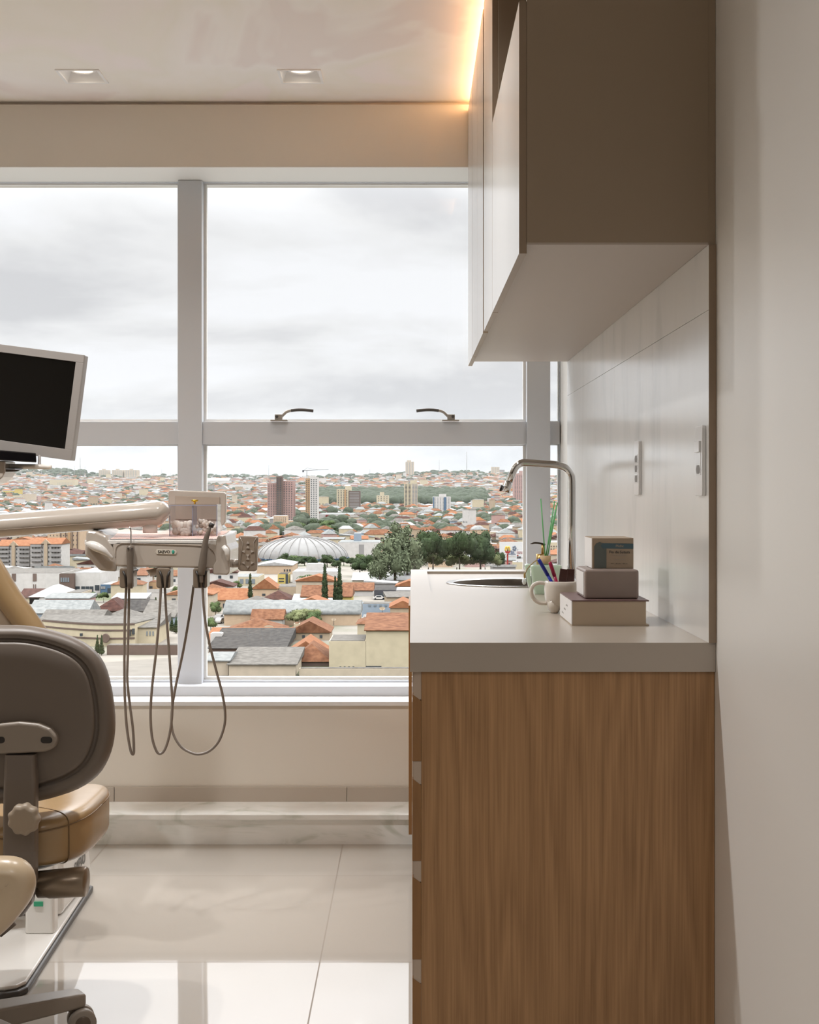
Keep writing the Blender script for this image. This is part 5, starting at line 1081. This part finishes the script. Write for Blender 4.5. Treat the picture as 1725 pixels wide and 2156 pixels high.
car(463, 1312, 'white', 'white car parked on the side street by the round tree', 1.4); car(462, 1305, 'grey', 'silver car parked behind the white one', 1.4)
car(799, 1263, 'white', 'white car before the charcoal workshop'); car(820, 1263, 'sand', 'white van-like car right of the workshop front')

# --- trees
def leafm(n, c0, c1): return rampmat('leaves_'+n, [(.3, dull(c0, .5)), (.7, dull(c1, .5))], (1, 1, 1), 1.2, .95, detail=6, spec=.1)
LM = dict(mid=leafm('mid', '37472a', '6c7f48'), dark=leafm('dark', '26321f', '4a5c36'), grey=leafm('grey', '566049', '828c68'), olive=leafm('olive', '565f38', '8d9160'), far=leafm('far', '2f382c', '56604c'))
M_trunk = cm('trunk', '5f5245')
def crown(seed, clumps, n, s, m, core=.8, trunk=.4, th=.5):
    """unit tree: height 1, crown made of leaf quads round several clumps"""
    random.seed(seed); c = MB(); vs = []; fs = []
    for cx, cy, cz, r, rz_ in clumps: c.superell((cx, cy, cz), (r*core, r*core, rz_*core), 1, 1, 10, 7, fn=lambda v: v*(1+.25*noise.noise(v*14+Vector((seed, cx*9, 0)))))
    tot = sum(q_[3]**2 for q_ in clumps)
    for cx, cy, cz, r, rz_ in clumps:
        for _ in range(int(n*r*r/tot)):
            d = Vector((random.gauss(0, 1), random.gauss(0, 1), random.gauss(0, 1))).normalized(); k = .72+.36*random.random()
            p = Vector((cx+d.x*r*k, cy+d.y*r*k, cz+d.z*rz_*k)); a = Vector((random.gauss(0, 1), random.gauss(0, 1), random.gauss(0, 1))).normalized(); b_ = a.cross(d+Vector((.01, 0, 0))).normalized(); ss = s*(.5+random.random())
            i = len(vs); vs += [p+a*ss, p+b_*ss*.6, p-a*ss, p-b_*ss*.6]; fs.append((i, i+1, i+2, i+3))
    c.add(vs, fs); r = thing('tree', (0, 0, 0), 'tree', 'tree'); c.build('foliage', m, r)
    MB().tube([(0, 0, -.05), (0, 0, trunk*.6), (.01, 0, trunk)], [.03*th*2, .022*th*2, .012*th*2], 7).build('trunk', M_trunk, r)
    return r
rnd = [(0, 0, .62, .3, .3), (.2, .1, .5, .22, .2), (-.22, -.05, .52, .22, .22), (.05, -.2, .48, .22, .2), (-.05, .18, .72, .2, .2), (.14, -.06, .8, .16, .16)]
wide = [(0, 0, .66, .34, .24), (.32, .05, .6, .26, .2), (-.34, 0, .6, .28, .2), (.1, -.28, .55, .26, .2), (-.12, .26, .7, .26, .2), (.5, -.1, .5, .16, .14), (-.5, .05, .48, .18, .14)]
tall = [(0, 0, .5, .22, .3), (.08, .02, .75, .17, .2), (-.14, .05, .62, .16, .2), (.16, -.08, .4, .18, .2), (-.12, -.1, .34, .18, .18), (.0, 0, .9, .1, .1)]
cyp = [(0, 0, .1+.17*k, .075*(1-.16*abs(k-1.5)), .13) for k in range(6)]
con = [(0, 0, .16+.13*k, .26*(1-.155*k), .11) for k in range(6)]
T_ = dict(rnd=crown(1, rnd, 1500, .028, LM['mid']), rdk=crown(2, rnd, 1300, .028, LM['dark']), wide=crown(3, wide, 2200, .024, LM['dark']), wmid=crown(4, wide, 2200, .024, LM['mid']),
          tall=crown(5, tall, 1600, .026, LM['grey'], .62), tol=crown(6, wide, 1900, .026, LM['olive'], .8, .3), cyp=crown(7, cyp, 1500, .018, LM['dark'], .85, .1), con=crown(8, con, 1500, .024, LM['dark'], .8, .15), bush=crown(9, [(0, 0, .5, .45, .45), (.4, 0, .4, .35, .35), (-.4, 0, .38, .36, .34)], 900, .04, LM['mid'], .85, .1))
def palm():
    r = thing('palm_tree', (0, 0, 0), 'palm', 'tree'); MB().tube([(0, 0, -.05), (.02, 0, .4), (0, 0, .8)], [.025, .02, .018], 7).build('trunk', M_trunk, r); f = MB()
    for k in range(16):
        a = k*2.4; e_ = .5+.5*((k*7) % 5)/5; d = Vector((math.cos(a), math.sin(a), 0)); n_ = Vector((-d.y, d.x, 0)); rs = []
        for s_ in range(6): t_ = s_/5; c_ = Vector((0, 0, .8))+d*.36*t_+Vector((0, 0, .24*e_*t_-.34*t_*t_)); w_ = .035*math.sin(math.pi*min(.98, t_*.85+.13)); rs.append([c_+n_*w_, c_+Vector((0, 0, .012)), c_-n_*w_, c_-Vector((0, 0, .004))])
        f.rings(rs)
    f.build('fronds', LM['mid'], r); return r
T_['palm'] = palm(); used_ = {}
def tree(kind, x, yb, h, lab, wf=1.0, D=None, group=None, cat='tree', nm=None):
    D = D or Dof(yb); p = P(x, yb, D); p.z = min(p.z, gz(p.x, D)); H_ = h*D/F
    if kind in used_: r = dup(T_[kind], p, lab, random.random()*6, (H_*wf, H_*wf, H_), group)
    else:
        used_[kind] = 1; r = dup(T_[kind], p, lab, 1.0, (H_*wf, H_*wf, H_), group)
    if nm: r.name = nm
    return r
random.seed(11)
for x, yb, h, l_ in ((527, 1280, 68, 'dark cypress left of the cream gabled house'), (684, 1281, 88, 'tallest dark cypress before the yellow house'), (706, 1279, 62, 'slimmest cypress of the three by the yellow house'), (715, 1281, 87, 'cypress at the right end of the row by the yellow house')):
    tree('cyp', x, yb, h, l_, 1.15, nm='cypress_tree')
for kd, x, yb, h, w_, l_ in (
    ('tall', 832, 1236, 138, .85, 'tall grey-green loose-crowned tree left in the big clump'), ('tall', 858, 1232, 126, .9, 'second grey-green tree of the big clump'), ('wide', 912, 1216, 112, .62, 'dense dark tree in the middle of the big clump'),
    ('wide', 968, 1216, 110, .62, 'dense dark tree behind the tap side of the big clump'), ('rdk', 1012, 1214, 104, .8, 'dark tree at the right end of the big clump'), ('tall', 800, 1238, 96, .8, 'shorter grey-green tree at the left foot of the big clump'),
    ('tol', 902, 1213, 62, 1.0, 'olive shrubby tree in front of the big clump'), ('tol', 962, 1212, 60, 1.0, 'olive shrubby tree before the dense dark trees'), ('tol', 1022, 1212, 60, .9, 'olive shrubby tree near the billboards'), ('rdk', 1053, 1206, 48, .7, 'thin dark tree beside the burger sign'),
    ('rdk', 780, 1216, 52, 1.1, 'round dark tree under the blue banner'), ('rdk', 758, 1214, 44, 1.2, 'dark tree left of the round dark one'), ('wmid', 622, 1192, 26, 1.0, 'spreading tree right at the arena foot'),
    ('rnd', 454, 1300, 36, 1.0, 'round green street tree by the parked cars'), ('rnd', 444, 1330, 32, 1.1, 'greyish round shrub tree at the window post'), ('rnd', 662, 1326, 42, 1.1, 'bright green tree before the grey wall of the hall'), ('tol', 628, 1323, 46, 1.2, 'loose olive tree at the middle of the hall'), ('tol', 655, 1318, 40, 1.1, 'olive tree crown above the hall roof edge'),
    ('palm', 637, 1236, 28, 1.3, 'palm tree left of the cypresses'), ('palm', 652, 1238, 34, 1.2, 'taller palm tree beside the cypresses'), ('rnd', 497, 1245, 24, 1.3, 'green tree beside the low cream shop building'), ('bush', 646, 1354, 12, 1.2, 'straggly shrub on the beige gabled house corner'),
    ('wmid', 195, 1268, 24, 1.0, 'wide hedge-like tree before the showroom'), ('wmid', 218, 1268, 24, .8, 'second hedge-like tree before the blue shop'), ('wmid', 252, 1267, 25, 1.0, 'wide green tree right of the blue shop'), ('bush', 164, 1281, 13, 1.1, 'grey green shrubs by the blue tank'),
    ('con', 193, 1276, 20, 1.0, 'small dark conifer behind the shrubs'), ('con', 328, 1288, 34, .95, 'dark conifer behind the hoses'), ('con', 342, 1296, 30, .8, 'second conifer behind the hoses'), ('con', 362, 1330, 34, .8, 'conifer beside the window post'), ('con', 371, 1334, 38, .8, 'conifer partly behind the window post'),
    ('con', 205, 1378, 46, .55, 'left of two pointed conifers by the curved building'), ('con', 214, 1380, 48, .55, 'right of two pointed conifers by the curved building'), ('wide', 172, 1196, 22, 1.0, 'dark tree under the tray grip'), ('rdk', 322, 1226, 36, 1.0, 'green tree seen between the instrument holders'),
    ('rnd', 370, 1262, 30, .9, 'green tree at the window post below the tray'), ('wide', 735, 1120, 22, 1.6, 'wide dark tree left of the mall parkland')):
    tree(kd, x, yb, h, l_, w_)
# parkland rows, each tree its own
rows = [((562, 800), (1190, 1200), 26, 15, 'trees round the foot of the arena', 'dark leafy tree round the foot of the arena', ('rdk', 'wide', 'rnd')),
        ((612, 740), (1118, 1136), 24, 22, 'park trees below the mall', 'park tree in the belt below the white mall', ('wmid', 'rdk', 'rnd')),
        ((738, 860), (1098, 1108), 17, 18, 'trees between mall and flats', 'dark tree in the line right of the white mall', ('wide', 'rdk')),
        ((0, 380), (1062, 1090), 12, 34, 'trees among the left-hand houses', 'dark street tree among the houses beyond the tray arm', ('wide', 'rdk')),
        ((880, 1080), (1100, 1130), 12, 20, 'trees among the houses by the counter', 'tree among the low houses above the big clump', ('rdk', 'rnd')),
        ((440, 560), (1085, 1180), 11, 16, 'trees among the central houses', 'tree among the low houses left of the arena', ('rdk', 'rnd'))]
for (xa, xb), (ya_, yb2_), h, n, g_, l_, ks in rows:
    for k in range(n):
        y = random.uniform(ya_, yb2_); tree(random.choice(ks), xa+(xb-xa)*(k+random.random())/n, y, h*random.uniform(.7, 1.15), l_, random.uniform(1.0, 1.5), group=g_)
for k in T_.values():
    for o in list(k.children_recursive)+[k]: bpy.data.objects.remove(o)

# --- ordinary houses: the nearest ones singly
random.seed(21)
ROOFS = ['terra', 'terra', 'orange', 'fibre', 'fibre', 'white', 'brown', 'steel']; WALLS = ['cream', 'white', 'sand', 'peach', 'beige', 'grey', 'white', 'pink']
desc = dict(terra='terracotta', orange='bright orange', fibre='grey', white='white', brown='dark brown', steel='pale metal'); protos = []
for k, (rc, wl_) in enumerate(zip(ROOFS*2, WALLS+WALLS[::-1])):
    w_, d_, h_ = random.uniform(9, 14), random.uniform(8, 12), random.choice((3.0, 3.3, 6.0)); r = thing('house', (0, 0, 0), 'house', 'house')
    MB().box(-w_/2, w_/2, -d_/2, d_/2, -2, h_).build('wall', WM[wl_], r); kd = ['hip', 'gx', 'gy', 'shed'][k % 4] if rc != 'white' else 'shed'
    if kd == 'gy': MB().prism([(-w_/2, h_), (w_/2, h_), (0, h_+1.9)], -d_/2+.05, d_/2-.05).build('gable', WM[wl_], r)
    roofmesh(kd, -w_/2, w_/2, -d_/2, d_/2, h_, 2.0 if kd != 'shed' else 1.0).build('roof', RM[rc], r)
    for j in range(3): cube_part('window', r, CW[0], (-w_/2+w_*(j+.5)/3, -d_/2, h_*.5 if h_ < 4 else h_*.75), (1.1, .2, 1.0))
    protos.append((r, rc))
def blocked(X, D, r=6): return any(a-r < X < b_+r and c-r < D < d+r for a, b_, c, d in FOOT)
cnt = 0; far = []
D = 262.0; row = 0
while D < 5300:
    cell = (15.0 if D < 950 else 12+(D-950)*.0036); row += 1; X = -0.31*D-20
    while X < .115*D+10:
        X += cell*random.uniform(.95, 1.25); 
        if random.random() < .07: X += cell*.8
        Dj = D+random.uniform(-.25, .25)*cell; px = HX+X*F/Dj; py = HY+F*drop(Dj)/Dj
        if blocked(X, Dj) or (px > 868 and py > 1212) or (px < 60 and py > 1240) or px < -20 or px > 1190 or (px < 235 and py > 1395) or py > 1402 or (py > 1338 and px < 640) or (530 < px < 800 and 1165 < py < 1245): continue
        if 676 < px < 1015 and 1040 < py < 1071: continue
        if 600 < px < 745 and 1100 < py < 1136 or 775 < px < 1040 and 1195 < py < 1240: continue
        if cnt < 285 and D < 900:
            r, rc = random.choice(protos); where = 'in the left-hand pane' if px < 400 else ('between window post and arena' if px < 640 else 'near the big clump of trees'); band = 'lowest streets' if py > 1240 else ('middle streets' if py > 1180 else 'farther streets')
            dup(r, (X, Dj, gz(X, Dj)), '%s-roofed house %s, %s' % (desc[rc], where, band), random.choice((0, 1.571, 3.1416))+random.uniform(-.12, .12), None, '%s-roofed houses %s, %s' % (desc[rc], where, band)); cnt += 1
        else: far.append((X, Dj, cell))
    D += cell*1.12*(1.25 if row % 3 == 0 else 1)
for r, rc in protos:
    for o in list(r.children_recursive)+[r]: bpy.data.objects.remove(o)
# --- far suburb: thousands of roofs nobody could count
fm = MB(); wk = ['cream', 'white', 'sand', 'peach', 'beige', 'pink', 'white', 'white', 'sand', 'ltblue', 'grey', 'cream']; wk += ['yellow', 'orange']; rk = ['terra', 'terra', 'orange', 'fibre', 'fibre', 'white', 'steel', 'brown', 'steel', 'terra', 'fibre']
mats_ = [WM[k] for k in wk]+[RM[k] for k in rk]+[M_win]; NW = len(wk)
for X, Dj, cell in far:
    w_, d_ = cell*random.uniform(.32, .5), cell*random.uniform(.25, .42); h_ = random.choice((3, 3.5, 6, 6.5, 9))*(1+.15*(cell/20-1)); z = gz(X, Dj)
    if random.random() < .02: h_ *= 2.2; d_ *= .7
    a = random.choice((0, 1.571))+random.uniform(-.2, .2)+.25*math.sin(X/300+Dj/500); ca, sa = math.cos(a), math.sin(a)
    T2 = lambda x, y, zz_: (X+x*ca-y*sa, Dj+x*sa+y*ca, zz_)
    c4 = [(-w_, -d_), (w_, -d_), (w_, d_), (-w_, d_)]; fm.m = random.randrange(NW-2) if random.random() > .03 else NW-1-random.randrange(2)
    fm.add([T2(x, y, z-3) for x, y in c4]+[T2(x, y, z+h_) for x, y in c4], [(0, 1, 5, 4), (1, 2, 6, 5), (2, 3, 7, 6), (3, 0, 4, 7)])
    fm.m = NW+random.randrange(len(rk)); rh_ = 1.8+random.random()*1.2 if h_ < 12 else .4; k = .45*w_
    o = 1.06; fm.add([T2(x*o, y*o, z+h_) for x, y in c4]+[T2(-w_+k, 0, z+h_+rh_), T2(w_-k, 0, z+h_+rh_)], [(0, 1, 5, 4), (1, 2, 5), (2, 3, 4, 5), (3, 0, 4)])
    if Dj < 2600:
        fm.m = len(mats_)-1
        for s_ in (-.5, .1, .6):
            for yy in (-d_-.05, d_+.05): fm.add([T2(w_*s_-.7, yy, z+h_*.45), T2(w_*s_+.7, yy, z+h_*.45), T2(w_*s_+.7, yy, z+h_*.45+1.2), T2(w_*s_-.7, yy, z+h_*.45+1.2)], [(0, 1, 2, 3)])
tag(fm.build('distant_suburb', mats_), 'sprawl of countless small houses climbing the far hillside', 'houses', kind='stuff')
# --- far trees, likewise uncountable
import numpy as np
bm = bmesh.new(); bmesh.ops.create_icosphere(bm, subdivisions=2, radius=1); iv = np.array([v.co[:] for v in bm.verts]); iff = np.array([[v.index for v in f.verts] for f in bm.faces]); bm.free()
rg = np.random.default_rng(4)
def tree_mass(name, pts, m, lab, cat):
    V = []; Fc = []; n = 0
    for X, D, h, w_ in pts:
        z = gz(X, D); v = iv*(1+.28*(rg.random((len(iv), 1))-.5)); v = v*np.array([w_, w_, h*.5])+np.array([X, D, z+h*.5]); V.append(v); Fc.append(iff+n); n += len(iv)
    V = np.concatenate(V); Fc = np.concatenate(Fc); me = bpy.data.meshes.new(name); me.vertices.add(len(V)); me.vertices.foreach_set('co', V.ravel()); me.loops.add(len(Fc)*3); me.loops.foreach_set('vertex_index', Fc.ravel().astype(np.int32))
    me.polygons.add(len(Fc)); me.polygons.foreach_set('loop_start', np.arange(0, len(Fc)*3, 3, dtype=np.int32)); me.polygons.foreach_set('loop_total', np.full(len(Fc), 3, dtype=np.int32)); me.materials.append(m); me.update(calc_edges=True); me.validate()
    o = bpy.data.objects.new(name, me); COL.objects.link(o); tag(o, lab, cat, kind='stuff')
pts = []
for _ in range(1500):
    y = random.uniform(1040, 1071); x = random.uniform(672, 1018)+random.gauss(0, 4); D = Dof(y); X = (x-HX)*D/F
    if not blocked(X, D, 0): h = random.uniform(12, 20); pts.append((X, D, h, h*.62))
tree_mass('distant_forest', pts, LM['far'], 'dense dark forest belt across the valley behind the towers', 'forest')
pts = []
for _ in range(2600):
    D = 950+4300*random.random()**1.2; X = random.uniform(-.31, .11)*D
    if noise.noise(Vector((X/260, D/420, 0)))+random.random()*.35 < .12 or blocked(X, D, 0): continue
    h = random.uniform(5, 11)*(1+D/14000); 
    for _k in range(random.randint(1, 4)): pts.append((X+random.uniform(-12, 12), D+random.uniform(-12, 12), h*random.uniform(.7, 1.1), h*.6))
for _ in range(330):
    x = random.choice((random.uniform(0, 380), random.uniform(90, 180), random.uniform(430, 1190), random.uniform(430, 1190))); D = random.uniform(4900, 5500); pts.append(((x-HX)*D/F, D, random.uniform(9, 17)*(1.25 if 90 < x < 180 else 1), random.uniform(8, 16)))
tree_mass('distant_trees', pts, LM['far'], 'scattered dark tree crowns dotted over the far suburb and ridge', 'trees')

# thin summer haze over the valley
hzm = bpy.data.materials.new('valley_haze'); hzm.use_nodes = True; t = hzm.node_tree; t.nodes.clear()
vo = t.nodes.new('ShaderNodeVolumeScatter'); vo.inputs['Color'].default_value = (.93, .97, 1.0, 1); vo.inputs['Density'].default_value = 1.8e-5; vo.inputs['Anisotropy'].default_value = 0.0
oo = t.nodes.new('ShaderNodeOutputMaterial'); t.links.new(vo.outputs[0], oo.inputs['Volume'])
hb = MB().box(-4200, 3200, 900, 9000, -90, 260).build('haze', hzm); tag(hb, 'thin pale haze hanging over the distant suburb', 'haze', kind='stuff')
